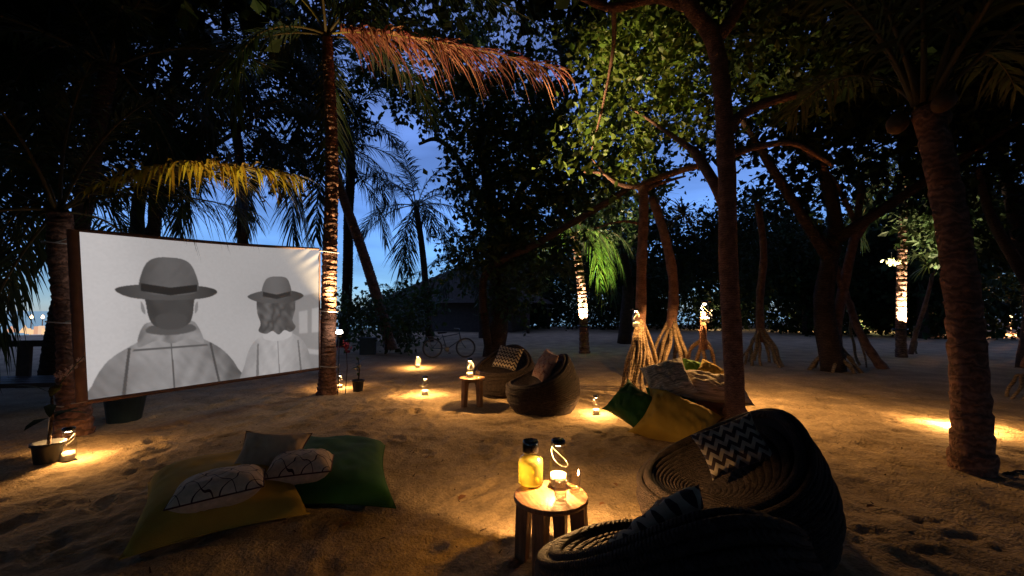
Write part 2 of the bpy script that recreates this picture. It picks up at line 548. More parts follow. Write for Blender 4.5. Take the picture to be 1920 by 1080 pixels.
# footprints: pressed ovals with a raised rim
fp = np.random.default_rng(11)
tracks = []
for _ in range(44):
    x0, y0, a = fp.uniform(-5.5, 7), fp.uniform(1.3, 10), fp.uniform(0, 6.28)
    for k in range(int(fp.integers(3, 9))):
        tracks.append((x0 + math.cos(a) * 0.55 * k + (0.1 if k % 2 else -0.1) * math.sin(a) + fp.normal(0, .05),
                       y0 + math.sin(a) * 0.55 * k - (0.1 if k % 2 else -0.1) * math.cos(a) + fp.normal(0, .05), a + fp.normal(0, .15)))
for (fx, fy, a) in tracks:
    i0, i1 = np.searchsorted(xs, [fx - .35, fx + .35]); j0, j1 = np.searchsorted(ys, [fy - .35, fy + .35])
    if i1 <= i0 or j1 <= j0: continue
    dx, dy = X[j0:j1, i0:i1] - fx, Y[j0:j1, i0:i1] - fy
    u, w = dx * math.cos(a) + dy * math.sin(a), -dx * math.sin(a) + dy * math.cos(a)
    d = np.hypot(u / 0.15, w / 0.065)
    Z[j0:j1, i0:i1] += -0.017 * np.exp(-d ** 4) + 0.012 * np.exp(-((d - 1.35) / 0.3) ** 2)
# rake and drag lines at the right
for k in range(16):
    x0, y0, a, L = fp.uniform(1.8, 4.5), fp.uniform(1.3, 3.4), fp.uniform(-1.15, -.75), fp.uniform(.6, 2.2)
    u = (X - x0) * math.cos(a) + (Y - y0) * math.sin(a); w = -(X - x0) * math.sin(a) + (Y - y0) * math.cos(a) + 0.04 * np.sin(u * 2 + k)
    Z += 0.012 * np.exp(-(w / 0.035) ** 2) * np.exp(-(u / L) ** 4)
Z = np.where(np.abs(X) + np.abs(Y) > 60, Z - 0.0, Z)
# the beach falls away to the sea far on the left
shore = (Y - 44) * 0.8 - (X - 2) * 0.35
Z -= np.clip(shore / 12, 0, 1.2) * 0.9
ny, nx = X.shape
verts = np.stack([X, Y, Z], -1).reshape(-1, 3)
idx = np.arange(nx * ny).reshape(ny, nx)
faces = np.stack([idx[:-1, :-1], idx[:-1, 1:], idx[1:, 1:], idx[1:, :-1]], -1).reshape(-1, 4)


def np_mesh(name, verts, faces, material, smooth=True):
    me = bpy.data.meshes.new(name)
    k = faces.shape[1]
    me.vertices.add(len(verts)); me.vertices.foreach_set('co', np.asarray(verts, np.float32).ravel())
    me.loops.add(faces.size); me.loops.foreach_set('vertex_index', faces.astype(np.int32).ravel())
    me.polygons.add(len(faces)); me.polygons.foreach_set('loop_start', np.arange(0, faces.size, k, dtype=np.int32))
    me.polygons.foreach_set('use_smooth', np.full(len(faces), smooth))
    me.materials.append(material)
    me.update(calc_edges=True); me.validate()
    return me


tag(link('sand_ground', np_mesh('sand_ground', verts, faces, M['sand'])), 'footprinted pale beach sand', kind='structure')


def ground_z(x, y):
    i = min(max(int(np.searchsorted(xs, x)), 0), nx - 1); j = min(max(int(np.searchsorted(ys, y)), 0), ny - 1)
    return float(Z[j, i])


sea_m = mat('sea_water', (0.02, 0.05, 0.09), 0.12, 0.1, 0.05, 0.35, 1.2, spec=0.5)
tag(MB().add([(-3500, 20, -0.55), (1200, 20, -0.55), (1200, 4500, -0.55), (-3500, 4500, -0.55)], [(0, 1, 2, 3)]).build('sea', sea_m, smooth=False),
    'calm dark blue sea', kind='structure')

# ------------------------------------------------------------------ palms
def frond_data(name, pts, leaflen, nleaf, seed, material, hang=0.55, width=0.028, rr=0.022, bare=0.14, rib=None):
    """one feathered palm leaf: a rib and drooping leaflets down both sides"""
    r = random.Random(seed)
    pts = [V(p) for p in pts]
    b = MB()
    b.tube(pts, lerp_list(rr, rr * 0.15, len(pts)), 5)
    nr = len(b.f)
    n = len(pts) - 1
    for side in (-1, 1):
        for k in range(nleaf):
            s = bare + (1 - bare) * (k + r.random() * .7) / nleaf
            q = min(s, 0.9999) * n
            i = int(q)
            if r.random() < .12: continue
            p = pts[i].lerp(pts[i + 1], q - i)
            t = (pts[i + 1] - pts[i]).normalized()
            up = V((0, 0, 1))
            sd = t.cross(up)
            if sd.length < .05: sd = V((1, 0, 0))
            sd = sd.normalized() * side
            nup = sd.cross(t) * side
            a = R(34 + 30 * s + r.uniform(-12, 12))
            d = (sd * math.cos(a) + t * math.sin(a) + nup * r.uniform(-.05, .3)).normalized()
            L = leaflen * max(0.2, math.sin(math.pi * (0.12 + 0.8 * (s - bare) / (1 - bare))) ** .7) * r.choice((.55, .8, .9, 1, 1, 1.08)) * r.uniform(.9, 1.1)
            h = hang * r.uniform(.45, 1.4)
            w = width * r.uniform(.7, 1.1)
            wv = d.cross(nup).normalized() * w * .5
            vs = []
            for j, (tt, ww) in enumerate(((0, .5), (.33, 1), (.68, .75), (1, 0))):
                c = p + d * L * tt * (1 - .18 * h * tt) - V((0, 0, 1)) * h * L * tt ** 2
                if ww: vs += [c - wv * ww, c + wv * ww]
                else: vs.append(c)
            b.add(vs, [(0, 1, 3, 2), (2, 3, 5, 4), (4, 5, 6)])
    me = b.mesh(name, material, True)
    me.materials.append(rib or M['rachis'])
    mi = np.zeros(len(me.polygons), np.int32); mi[:nr] = 1
    me.polygons.foreach_set('material_index', mi)
    return me


def arc_pts(L, e0, droop, n=12):
    """rib in the local XZ plane: starts at elevation e0 and bends down by droop over its length"""
    p, a, out = V((0, 0, 0)), e0, [V((0, 0, 0))]
    for i in range(n):
        a = e0 - droop * ((i + 1) / n) ** 1.3
        p = p + V((math.cos(a), 0, math.sin(a))) * L / n
        out.append(p)
    return out


FR = {}
for i, (e0, dr) in enumerate(((75, 60), (55, 75), (35, 85), (15, 80), (-10, 70), (-40, 45))):
    for j in range(2):
        FR[(i, j)] = frond_data('frond', arc_pts(1.0, R(e0), R(dr + j * 14)), 0.27, 62, i * 5 + j, M['frond'], hang=.5, width=.012, rr=.008)


def trunk_mesh(pts, r0, r1, ring=0.10, n=14, seed=0, flare=0.35, mat_=None, ridge=0.06):
    """ringed palm stem along pts"""
    r = random.Random(seed)
    sp = spline(pts, 14)
    L = [0]
    for a, b in zip(sp, sp[1:]): L.append(L[-1] + (b - a).length)
    tot = L[-1]
    out, rad, s = [], [], 0.0

    def at(s):
        for i in range(len(L) - 1):
            if L[i + 1] >= s:
                return sp[i].lerp(sp[i + 1], (s - L[i]) / max(1e-6, L[i + 1] - L[i]))
        return sp[-1]
    while s < tot:
        h = ring * r.uniform(.7, 1.35)
        f = s / tot
        rb = (r0 + (r1 - r0) * f) * (1 + flare * math.exp(-s / .22))
        k = r.uniform(.6, 1.3) * ridge
        for (ds, m) in ((0.0, 1 - .25 * k), (h * .72, 1 + k), (h * .86, 1 + k * .7), (h * .97, 1 - .5 * k)):
            if s + ds < tot:
                out.append(at(s + ds)); rad.append(rb * m)
        s += h
    b = MB().tube(out, rad, n)
    rr = np.random.default_rng(seed)
    b.v = [tuple(V(v) + V(rr.normal(0, r0 * .025, 3))) for v in b.v]
    return b.mesh('trunk', mat_ or M['bark_palm'])


def palm(label, pts, r0, r1, L, seed, nf=14, fr=None, group=None, low=False, ring=.1, trunk_mat=None, name='palm_tree', skip=None, nuts=0, high=False):
    base = V(pts[0])
    t = thing(name, label, 'palm tree', base, 0, group)
    link('trunk', trunk_mesh([V(p) - base for p in pts], r0, r1, ring, 14, seed, mat_=trunk_mat), t)
    top = V(pts[-1]) - base
    r = random.Random(seed)
    for k in range(nf):
        i = (0, 1, 1, 2, 2, 3, 3, 4, 4, 5)[int(10 * (k + .5) / nf)] if not low else (1, 2, 3, 3, 4)[k % 5]
        if high: i = (0, 0, 1)[k % 3]
        az = k * 2.399 + r.uniform(-.25, .25)
        if skip and any(abs((az - a + math.pi) % (2 * math.pi) - math.pi) < w for a, w in skip):
            continue
        link('frond', FR[(i, r.randint(0, 1))], t, top + V((math.cos(az), math.sin(az), 0)) * r1 * .7, (r.uniform(-.15, .15), r.uniform(-.1, .1), az), L * r.uniform(.85, 1.1))
    for k in range(nuts):
        a = k * 2.1 + .4
        link('coconut', NUT, t, top + V((math.cos(a) * (r1 + .10), math.sin(a) * (r1 + .10), -.08 - .06 * (k % 2))), (r.random(), r.random(), 0), r.uniform(.85, 1.1))
    return t


NUT = MB().lathe([(0.001, -.13), (.06, -.115), (.095, -.06), (.105, 0), (.09, .06), (.05, .105), (.001, .12)], 12).mesh('coconut', mat('coconut_husk', (.11, .06, .022), .6, .3, 12))
NUT.validate()

# screen palm: its crown is cut by the top of the frame
sp_base = G(613, 737)
SPX = P(613, 66, sp_base.y)
screen_palm = palm('tall straight coconut palm holding the right edge of the movie screen', [sp_base + V((0, 0, -.15)), P(618, 500, sp_base.y), P(622, 280, sp_base.y), SPX], .155, .10, 3.6, 3, nf=9, skip=[(-.1, .9)])
M['rib_bright'] = mat('lit_frond_rib', (0.30, 0.24, 0.05), 0.5, 0.2, 6)  # yellow-green rib, its lamp-lit brightness put into the colour
def custom_frond(t, p0, p1, p2, leaflen, nleaf, seed, m, hang, width=.03, label=None, rib=None):
    o0 = t.location
    me = frond_data('frond', [p - o0 for p in bez(p0, p1, p2, 16)], leaflen, nleaf, seed, m, hang, width, .028, rib=rib)
    o = link('frond', me, t)
    if label: o['label'] = label
    return o
Ys = sp_base.y
custom_frond(screen_palm, SPX, P(680, 40, Ys), P(1060, 130, 7.6), 1.0, 150, 51, M['frond_brown'], .8, .05, 'long drooping dry brown palm frond', rib=M['rib_bright'])
custom_frond(screen_palm, SPX, P(690, 10, Ys), P(820, 60, 7.9), 1.0, 70, 52, M['frond'], .9, .035)
custom_frond(screen_palm, SPX, P(740, -120, Ys - .5), P(1000, 40, 6.6), 1.15, 80, 53, M['frond'], 1.0, .04)
for k, (x, y) in enumerate(((545, -20), (585, -90), (640, -120), (690, -60), (720, 20))):
    custom_frond(screen_palm, SPX, P((613 + x) / 2, -10 - 20 * (k % 2), Ys), P(x + (x - 613) * 1.2, y - 60, Ys - .3), .8, 50, 60 + k, M['frond'], .5, .03, rib=M['rib_bright'])

# left palm
lp_base = G(140, 818)
YL = lp_base.y
LPX = P(112, 395, YL)
left_palm = palm('short coconut palm tied to the left edge of the movie screen', [lp_base + V((0, 0, -.15)), P(135, 640, YL), P(118, 500, YL), LPX], .165, .12, 3.0, 8, nf=10, skip=[(0.2, 1.0)])
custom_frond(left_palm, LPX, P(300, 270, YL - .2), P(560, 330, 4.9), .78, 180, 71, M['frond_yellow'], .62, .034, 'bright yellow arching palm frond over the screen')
custom_frond(left_palm, LPX, P(260, 330, YL), P(480, 400, 6.2), .7, 80, 72, M['frond'], .9, .024)
custom_frond(left_palm, LPX, P(190, 210, YL), P(330, 170, 5.4), .7, 70, 73, M['frond'], .7, .024)
custom_frond(left_palm, LPX, P(110, 240, YL), P(170, 120, 5.2), .7, 60, 74, M['frond'], .6, .024)
custom_frond(left_palm, LPX, P(30, 330, YL), P(-60, 560, 5.2), .7, 70, 75, M['frond'], .9, .024)
custom_frond(left_palm, LPX, P(20, 380, YL + .4), P(10, 640, 5.9), .6, 70, 76, M['frond'], .8, .024)

gp = 'dark coconut palms behind the screen'
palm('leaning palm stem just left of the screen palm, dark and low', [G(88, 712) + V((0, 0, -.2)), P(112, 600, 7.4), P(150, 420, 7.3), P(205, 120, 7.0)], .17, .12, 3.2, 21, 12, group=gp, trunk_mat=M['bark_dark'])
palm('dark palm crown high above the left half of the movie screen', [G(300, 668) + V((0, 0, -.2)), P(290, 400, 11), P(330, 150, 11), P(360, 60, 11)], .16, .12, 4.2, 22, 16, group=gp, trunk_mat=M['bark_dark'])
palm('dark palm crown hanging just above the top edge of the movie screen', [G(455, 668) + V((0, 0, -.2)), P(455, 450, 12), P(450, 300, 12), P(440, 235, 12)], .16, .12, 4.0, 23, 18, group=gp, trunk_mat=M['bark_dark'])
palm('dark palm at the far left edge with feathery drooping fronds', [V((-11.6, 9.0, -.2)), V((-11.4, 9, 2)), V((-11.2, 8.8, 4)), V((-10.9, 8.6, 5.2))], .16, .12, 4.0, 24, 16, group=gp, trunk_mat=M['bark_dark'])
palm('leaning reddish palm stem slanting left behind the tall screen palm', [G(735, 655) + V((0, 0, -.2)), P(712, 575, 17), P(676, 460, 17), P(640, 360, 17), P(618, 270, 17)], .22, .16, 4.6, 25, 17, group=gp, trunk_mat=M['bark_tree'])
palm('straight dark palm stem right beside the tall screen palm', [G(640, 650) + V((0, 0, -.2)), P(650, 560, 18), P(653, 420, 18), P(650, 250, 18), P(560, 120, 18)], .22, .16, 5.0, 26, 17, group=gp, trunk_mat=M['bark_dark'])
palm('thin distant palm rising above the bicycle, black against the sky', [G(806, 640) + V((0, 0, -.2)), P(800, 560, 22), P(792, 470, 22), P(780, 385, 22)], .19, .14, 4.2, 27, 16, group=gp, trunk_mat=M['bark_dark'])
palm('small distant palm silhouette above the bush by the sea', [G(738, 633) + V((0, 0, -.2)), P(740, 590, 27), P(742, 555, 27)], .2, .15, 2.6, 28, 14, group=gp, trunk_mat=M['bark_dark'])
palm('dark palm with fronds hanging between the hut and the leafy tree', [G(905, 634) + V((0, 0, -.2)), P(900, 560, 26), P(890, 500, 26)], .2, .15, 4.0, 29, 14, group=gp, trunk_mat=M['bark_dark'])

# right palm, close
rp_base = G(1822, 882)
YR = rp_base.y
right_palm = palm('thick leaning coconut palm trunk at the right edge of the sand', [rp_base + V((0, 0, -.2)), P(1818, 720, YR), P(1800, 520, YR), P(1768, 330, YR), P(1735, 195, YR)], .155, .12, 3.4, 31, 14, ring=.24, nuts=4, high=True)
rr_ = random.Random(5)
for k in range(9):
    a = -0.9 + k * .25
    p = V((.18 * math.cos(a), .18 * math.sin(a), .12))
    q = p + V((rr_.uniform(.2, .55), rr_.uniform(-.3, .3), rr_.uniform(.0, .12)))
    MB().tube(bez(p, (p + q) / 2 + V((0, 0, .12)), q + V((0, 0, -.1)), 6), lerp_list(.014, .006, 7), 5).build('root', M['bark_dark'], right_palm)


def collar_lamp(t, base, z, rad, power, aim=(0, -1), flood=None):
    """ring uplight strapped round a trunk, part of the palm"""
    c = MB().lathe([(rad * 1.02, z - .05), (rad * 1.22, z - .05), (rad * 1.25, z), (rad * 1.05, z)], 16).build('lamp_collar', M['black'], t)
    for a in (-.6, .5):
        ax, ay = aim
        d = V((ax * math.cos(a) - ay * math.sin(a), ax * math.sin(a) + ay * math.cos(a), 0))
        sl = bpy.data.lights.new('uplight', 'SPOT')
        sl.energy = power * LAMP; sl.color = (1.0, .80, .52); sl.spot_size = R(80); sl.spot_blend = .8; sl.shadow_soft_size = .02
        o = link('uplight', sl, t, d * (rad * 1.22 + .13) + V((0, 0, z + .02)))
        o.rotation_euler = V(-d * .05 + V((0, 0, 1))).to_track_quat('-Z', 'Y').to_euler()

    if flood:
        p_, e_ = flood
        sl = bpy.data.lights.new('flood', 'SPOT')
        sl.energy = e_ * LAMP; sl.color = (1.0, .82, .45); sl.spot_size = R(48); sl.spot_blend = .9; sl.shadow_soft_size = .03
        o = link('flood', sl, t, V((0, -(rad * 1.22 + .16), z + .05)))
        o.rotation_euler = (p_ - base - o.location).to_track_quat('-Z', 'Y').to_euler()


b1 = G(1096, 662)
lit1 = palm('uplit palm with bright ringed trunk in the middle distance', [b1 + V((0, 0, -.2)), P(1094, 600, b1.y), P(1088, 520, b1.y), P(1075, 430, b1.y)], .18, .14, 2.4, 41, 15, group='palms lit by a collar lamp', low=True, ring=.16)
collar_lamp(lit1, b1, P(1094, 610, b1.y).z + .2, .21, 1000)
for k, (x, y, yy) in enumerate(((1150, 560, -1.0), (1170, 520, -.6), (1130, 570, -1.2), (1040, 470, -.8), (1000, 500, .2))):
    custom_frond(lit1, P(1077, 437, b1.y), P(1077 + (x - 1077) * .75, 405, b1.y + yy * .6), P(x, y, b1.y + yy), .8, 50, 160 + k, mat('uplit_frond', (.06, .12, .015), .5, .3, 3, trans=.35, island=.3), .8, .035)  # brighter copy of the frond green, lamp light put into the colour
b2 = G(1690, 670)
lit2 = palm('uplit palm with bright ringed trunk in the dark right side', [b2 + V((0, 0, -.2)), P(1689, 600, b2.y), P(1692, 450, b2.y), P(1700, 290, b2.y)], .15, .12, 3.2, 42, 16, group='palms lit by a collar lamp', ring=.16)
collar_lamp(lit2, b2, P(1690, 616, b2.y).z + .2, .175, 900)

# ------------------------------------------------------------------ broadleaf trees
LEAF = []
for k in range(3):
    c = .10 + .05 * k
    LEAF.append(MB().add([(0, 0, 0), (.30, -.26, c * .6), (.30, .26, c * .6), (.32, 0, -.02), (.72, -.30, c * .4), (.72, .30, c * .4), (.75, 0, -.05), (1.05, 0, -.12)],
                         [(0, 1, 3), (0, 3, 2), (1, 4, 6, 3), (3, 6, 5, 2), (4, 7, 6), (6, 7, 5)]).mesh('leaf', M['leaf_lit']))


def leaf_cloud(clumps, n_per, size, seed, material, twigs=True):
    """leaves set along twigs that fill a set of clumps -> mesh; clumps: (centre, radius)"""
    r = np.random.default_rng(seed)
    W = 12
    unit = lambda q: q / np.maximum(np.linalg.norm(q, axis=-1, keepdims=True), 1e-6)
    Cs, As, vt, ft, nv = [], [], [], [], 0
    for c, rad in clumps:
        nt = max(4, int(n_per * rad * rad) // W)
        d = unit(r.normal(size=(nt, 3)))
        tw = np.array(c) + d * (rad * r.uniform(.15, 1.0, (nt, 1)) ** .55) * np.array([1, 1, .8])
        dr = unit(d + r.normal(0, .7, (nt, 3)) + np.array([0, 0, -.15]))
        ln = size * r.uniform(2.0, 4.5, (nt, 1))
        k = np.linspace(-.35, 1, W)[None, :, None] + r.normal(0, .05, (nt, W, 1))
        pos = tw[:, None] + dr[:, None] * (ln[:, None] * k)
        side = unit(np.cross(dr[:, None].repeat(W, 1), r.normal(size=(nt, W, 3))))
        Cs.append((pos + side * size * .12).reshape(-1, 3)); As.append(unit(side * 1.0 + dr[:, None] * .7 + r.normal(0, .3, (nt, W, 3)) + np.array([0, 0, -.3])).reshape(-1, 3))
        if twigs:
            p0, p1 = tw - dr * ln * .9, tw + dr * ln
            w = unit(np.cross(dr, r.normal(size=(nt, 3)))) * size * .045
            vt.append(np.stack([p0 - w, p0 + w, p1 + w * .3, p1 - w * .3], 1).reshape(-1, 3))
    C, a = np.concatenate(Cs), np.concatenate(As)
    n = len(C)
    b = unit(np.cross(a, r.normal(size=(n, 3)) * .6 + np.array([0, 0, 1.0])))
    nn = np.cross(a, b)
    s = size * r.uniform(.4, 1.35, (n, 1))
    v = np.stack([C, C + a * s * .5 - b * s * .33 + nn * s * .08, C + a * s - nn * s * .1, C + a * s * .5 + b * s * .33 + nn * s * .08], 1).reshape(-1, 3)
    if vt: v = np.concatenate([v] + vt)
    return np_mesh('foliage', v, np.arange(len(v)).reshape(-1, 4), material, False)


def tree(label, base, limbs, clumps, n_per, size, seed, material, group=None, bark=None, name='broadleaf_tree', cat='tree'):
    base = V(base)
    t = thing(name, label, cat, base, 0, group)
    for k, (pts, r0, r1) in enumerate(limbs):
        sp = [p - base for p in spline(pts, 6)]
        b = MB().tube(sp, lerp_list(r0, r1, len(sp)), 9 if k else 12)
        rr = random.Random(seed + k)
        b.v = [tuple(V(v) * 1 + V((rr.gauss(0, 1), rr.gauss(0, 1), rr.gauss(0, 1))) * r0 * .035) for v in b.v]
        b.build('trunk' if k == 0 else 'limb', bark or M['bark_tree'], t)
    if clumps:
        o = link('crown', leaf_cloud([(V(c) - base, rad) for c, rad in clumps], n_per, size, seed, material), t)
        o['kind'] = 'stuff'
    return t


def C(px, py, Y, rpx):
    return (P(px, py, Y), rpx * Y / FPX)


# big dark tree in the middle of the view, its low limb sweeping up to the right
ta = G(925, 668)
tree('big dark leafy tree standing in the centre behind the round chairs', ta, [
    ([ta + V((0, 0, -.2)), P(935, 560, ta.y), P(925, 420, ta.y), P(900, 250, ta.y)], .42, .16),
    ([ta + V((-.1, -.1, -.2)), P(905, 560, 14.0), P(918, 505, 13.4), P(1000, 460, 12.2), P(1100, 402, 10.8), P(1190, 345, 9.6)], .15, .07),
    ([P(925, 420, ta.y), P(860, 300, ta.y), P(820, 262, ta.y), P(785, 270, ta.y)], .14, .05),
    ([P(820, 262, ta.y), P(815, 235, ta.y), P(822, 190, ta.y)], .07, .03),
    ([P(930, 470, ta.y), P(990, 330, ta.y), P(1060, 200, ta.y), P(1040, 40, ta.y)], .18, .05)],
    [C(885, 240, 13, 60), C(950, 265, 13, 70), C(905, 350, 13.5, 65), C(985, 350, 13, 80), C(935, 440, 13.5, 70), C(872, 480, 14, 42), C(1010, 460, 13.5, 80),
     C(1090, 345, 13, 80), C(1150, 410, 18, 60), C(960, 545, 15, 60), C(800, 205, 14, 42), C(745, 150, 14, 40), C(690, 120, 14, 40), C(850, 160, 13.5, 50), C(920, 170, 13, 45), C(970, 110, 13, 30),
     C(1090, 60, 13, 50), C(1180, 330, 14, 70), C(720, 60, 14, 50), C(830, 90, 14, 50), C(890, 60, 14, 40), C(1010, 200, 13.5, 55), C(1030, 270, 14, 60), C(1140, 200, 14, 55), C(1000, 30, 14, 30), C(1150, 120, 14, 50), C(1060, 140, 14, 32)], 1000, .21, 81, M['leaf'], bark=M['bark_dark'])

# the slender tree in front, with its lit leaves
tb = G(1378, 824)
Yb = tb.y
slender = tree('slender tall tree with smooth reddish trunk behind the near round chair', tb, [
    ([tb + V((0, 0, -.2)), P(1376, 700, Yb), P(1366, 500, Yb), P(1362, 300, Yb), P(1352, 150, Yb), P(1335, 70, Yb), P(1290, 5, Yb - .1), P(1270, -60, Yb)], .12, .095),
    ([P(1362, 255, Yb), P(1390, 215, Yb), P(1440, 192, Yb), P(1492, 178, Yb - .1)], .075, .05),
    ([P(1350, 65, Yb), P(1375, 30, Yb), P(1400, -30, Yb), P(1410, -100, Yb)], .09, .06),
    ([P(1300, 15, Yb), P(1230, -4, Yb), P(1150, 14, Yb), P(1080, -10, Yb)], .08, .045),
    ([P(1366, 400, Yb + .1), P(1340, 345, Yb + .2), P(1300, 280, Yb + .6)], .085, .06),
    ([P(1366, 292, Yb), P(1420, 275, Yb + .3), P(1490, 270, Yb + .8), P(1560, 310, Yb + 1.2)], .055, .03),
    ([P(1150, 10, Yb + .1), P(1150, 90, Yb + 1.4), P(1130, 200, Yb + 2.2), P(1110, 280, Yb + 2.8)], .04, .015),
    ([P(1300, 282, Yb + .6), P(1240, 240, Yb + 1.6), P(1180, 200, Yb + 2.6)], .05, .015)],
    [C(1230, 150, 7.6, 75), C(1290, 90, 7.4, 60), C(1180, 60, 8.0, 70), C(1110, 90, 8.4, 55), C(1270, 220, 7.8, 55), C(1200, 270, 8.2, 50), C(1420, 60, 6.4, 70), C(1480, 150, 7.2, 80), C(1300, 190, 8, 55), C(1240, 60, 7.6, 60), C(1160, 150, 8.6, 50), C(1120, 230, 9, 50)],
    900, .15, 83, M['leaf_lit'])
# the leaves that show one by one in the lamp light
rl = random.Random(9)
for k in range(290):
    cx, cy_, s = rl.choice(((1085, 215, 42), (1150, 175, 45), (1120, 280, 45), (1185, 250, 45), (1230, 130, 45), (1060, 300, 40), (1150, 340, 40), (1210, 190, 50), (1260, 170, 40)))
    p = P(rl.gauss(cx, s * .6), rl.gauss(cy_, s * .6), rl.uniform(6.9, 8.6))
    link('leaf', LEAF[k % 3], slender, p - tb, (rl.uniform(-1.2, 1.2), rl.uniform(-.2, 1.2), rl.uniform(0, 6.28)), rl.uniform(.10, .19))

# dark canopy trees on the right and overhead
gc = 'dark canopy trees round the clearing'
def canopy(label, base, limbs, clumps, seed, size=.26, n_per=420):
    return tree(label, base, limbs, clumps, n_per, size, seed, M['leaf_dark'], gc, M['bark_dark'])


t1 = V((8.6, 11.5, 0))
canopy('dark spreading tree filling the top right of the view', t1, [([t1, t1 + V((-.2, 0, 2)), t1 + V((.2, 0, 4.2)), t1 + V((-.6, 0, 7))], .3, .1), ([t1 + V((0, 0, 3)), t1 + V((-2, -1, 5)), t1 + V((-3.4, -2, 6))], .16, .05), ([t1 + V((0, 0, 3.4)), t1 + V((2, -1, 5)), t1 + V((3.4, -2, 6.2))], .16, .05)],
       [C(1470, 60, 10, 130), C(1600, 40, 10, 150), C(1560, 190, 11, 120), C(1700, 120, 10, 140), C(1450, 200, 11, 100), C(1640, 260, 12, 110), C(1420, -40, 9, 100), C(1520, 330, 12.5, 80), C(1750, 300, 12, 100)], 91)
t2 = V((14.5, 12, 0))
canopy('dark tree at the far right edge behind the thick palm', t2, [([t2, t2 + V((.2, 0, 2)), t2 + V((-.2, 0, 4.2)), t2 + V((-.6, 0, 7))], .3, .1), ([t2 + V((0, 0, 2.5)), t2 + V((-2, -1, 4)), t2 + V((-3.4, -2, 5))], .16, .05)],
       [C(1850, 80, 10, 170), C(1880, 260, 11, 140), C(1780, 200, 11, 120), C(1900, 400, 13, 110), C(1800, 420, 14, 90), C(1960, 150, 9, 150)], 92)
t6 = V((5.5, 21, 0))
canopy('dark tree standing behind the big leafy tree in the centre', t6, [([t6, t6 + V((.2, 0, 3)), t6 + V((-.5, 0, 7)), t6 + V((-1, 0, 12))], .35, .1), ([t6 + V((0, 0, 4)), t6 + V((-3, -.5, 8)), t6 + V((-5, -1, 12))], .18, .05)],
       [C(900, 40, 19, 60), C(960, 190, 19, 80), C(1050, 90, 19, 45), C(1120, 40, 19, 70), C(1200, 110, 19, 80), C(1270, 40, 19, 90), C(1150, 260, 19, 70), C(1260, 230, 19, 70), C(1040, 240, 19, 60), C(860, 150, 19, 50), C(1330, 150, 19, 80), C(1340, 270, 19, 50), C(1230, 440, 20, 70), C(1330, 470, 20, 80), C(1160, 520, 22, 60), C(1420, 420, 20, 90)], 96, .28, 300)
t3 = V((-11.5, 13, 0))
canopy('dark leafy tree at top left behind the palms', t3, [([t3, t3 + V((.2, 0, 2)), t3 + V((0, 0, 5)), t3 + V((1, 0, 8))], .3, .1), ([t3 + V((0, 0, 3)), t3 + V((2, -1, 5.5)), t3 + V((4, -1, 7))], .16, .05)],
       [C(60, 60, 11, 140), C(200, 180, 13, 120), C(80, 250, 13, 120), C(300, 60, 13, 110), C(330, 270, 14, 90), C(520, 40, 14, 100), C(560, 170, 15, 80), C(540, 290, 15, 60), C(180, 330, 13, 70), C(-40, 330, 12, 100), C(640, 210, 16, 50)], 93)
# unseen high crowns added beside, behind and above the camera to cut sky light
def umbrella(seed, rad):
    r = random.Random(seed)
    cl = []
    for k in range(22):
        a, q = k * 2.399, rad * math.sqrt((k + .5) / 22)
        cl.append(((q * math.cos(a), q * math.sin(a), r.uniform(-.5, .7)), rad * .30))
    return leaf_cloud(cl, 280, .42, seed, M['leaf_dark'])


UMB = [umbrella(401, 4.6), umbrella(402, 4.2)]
over = [((-6.5, -3.5), (-4.5, .5, 8.6)), ((2.0, -4.5), (1.0, 1.0, 9.2)), ((8.5, -2.0), (6.0, 1.2, 8.2)), ((-9.0, 4.0), (-6.8, 4.0, 8.6)), ((11.0, 5.5), (9.6, 5.0, 8.4)),
        ((-3.0, -6.5), (-1.0, 4.8, 10.2)), ((6.5, -6.0), (4.6, 5.2, 9.8)), ((-12.5, -1.5), (-11, -1.5, 8.0)), ((0, -10), (0, -7.5, 8.2)), ((12.5, -3.5), (11.5, -2.5, 8.0)), ((-6, -11), (-7, -8.5, 8.0)), ((8, -11), (8, -8.5, 8.0)),
        ((-14.5, 5.5), (-13.5, 6.5, 8.6)), ((15.5, 7.0), (14.5, 7.0, 8.4)), ((-2.5, -8.5), (-.4, 8.2, 11.6)), ((4.0, -8.5), (5.4, 9.4, 11.8))]
for k, ((bx_, by_), c) in enumerate(over):
    t = thing('added_canopy_tree', 'unseen umbrella crowned tree added to shade the clearing', 'tree', (bx_, by_, 0), 0, 'unseen crowns added to shut out the sky')
    d = V(c) - V((bx_, by_, 0))
    MB().tube(spline([V((0, 0, -.3)), V((d.x * .12, d.y * .12, 3)), V((d.x * .5, d.y * .5, d.z * .75)), d], 6), lerp_list(.26, .06, 19), 9).build('trunk', M['bark_dark'], t)
    o = link('crown', UMB[k % 2], t, d, (0, 0, k * 1.3)); o['kind'] = 'stuff'

# far forest wall on the right; unseen trees behind are added to block the sky
def generic_tree(seed, H, W):
    r = random.Random(seed)
    b = V((0, 0, 0))
    cl = []
    for k in range(16):
        a = r.uniform(0, 6.28); rr = W * r.uniform(.1, .85)
        cl.append(((rr * math.cos(a), rr * math.sin(a), H * r.uniform(.16, .92)), W * r.uniform(.35, .55)))
    return [([b + V((0, 0, -.3)), V((r.uniform(-.4, .4), 0, H * .3)), V((r.uniform(-.8, .8), 0, H * .8))], .32, .08)], cl


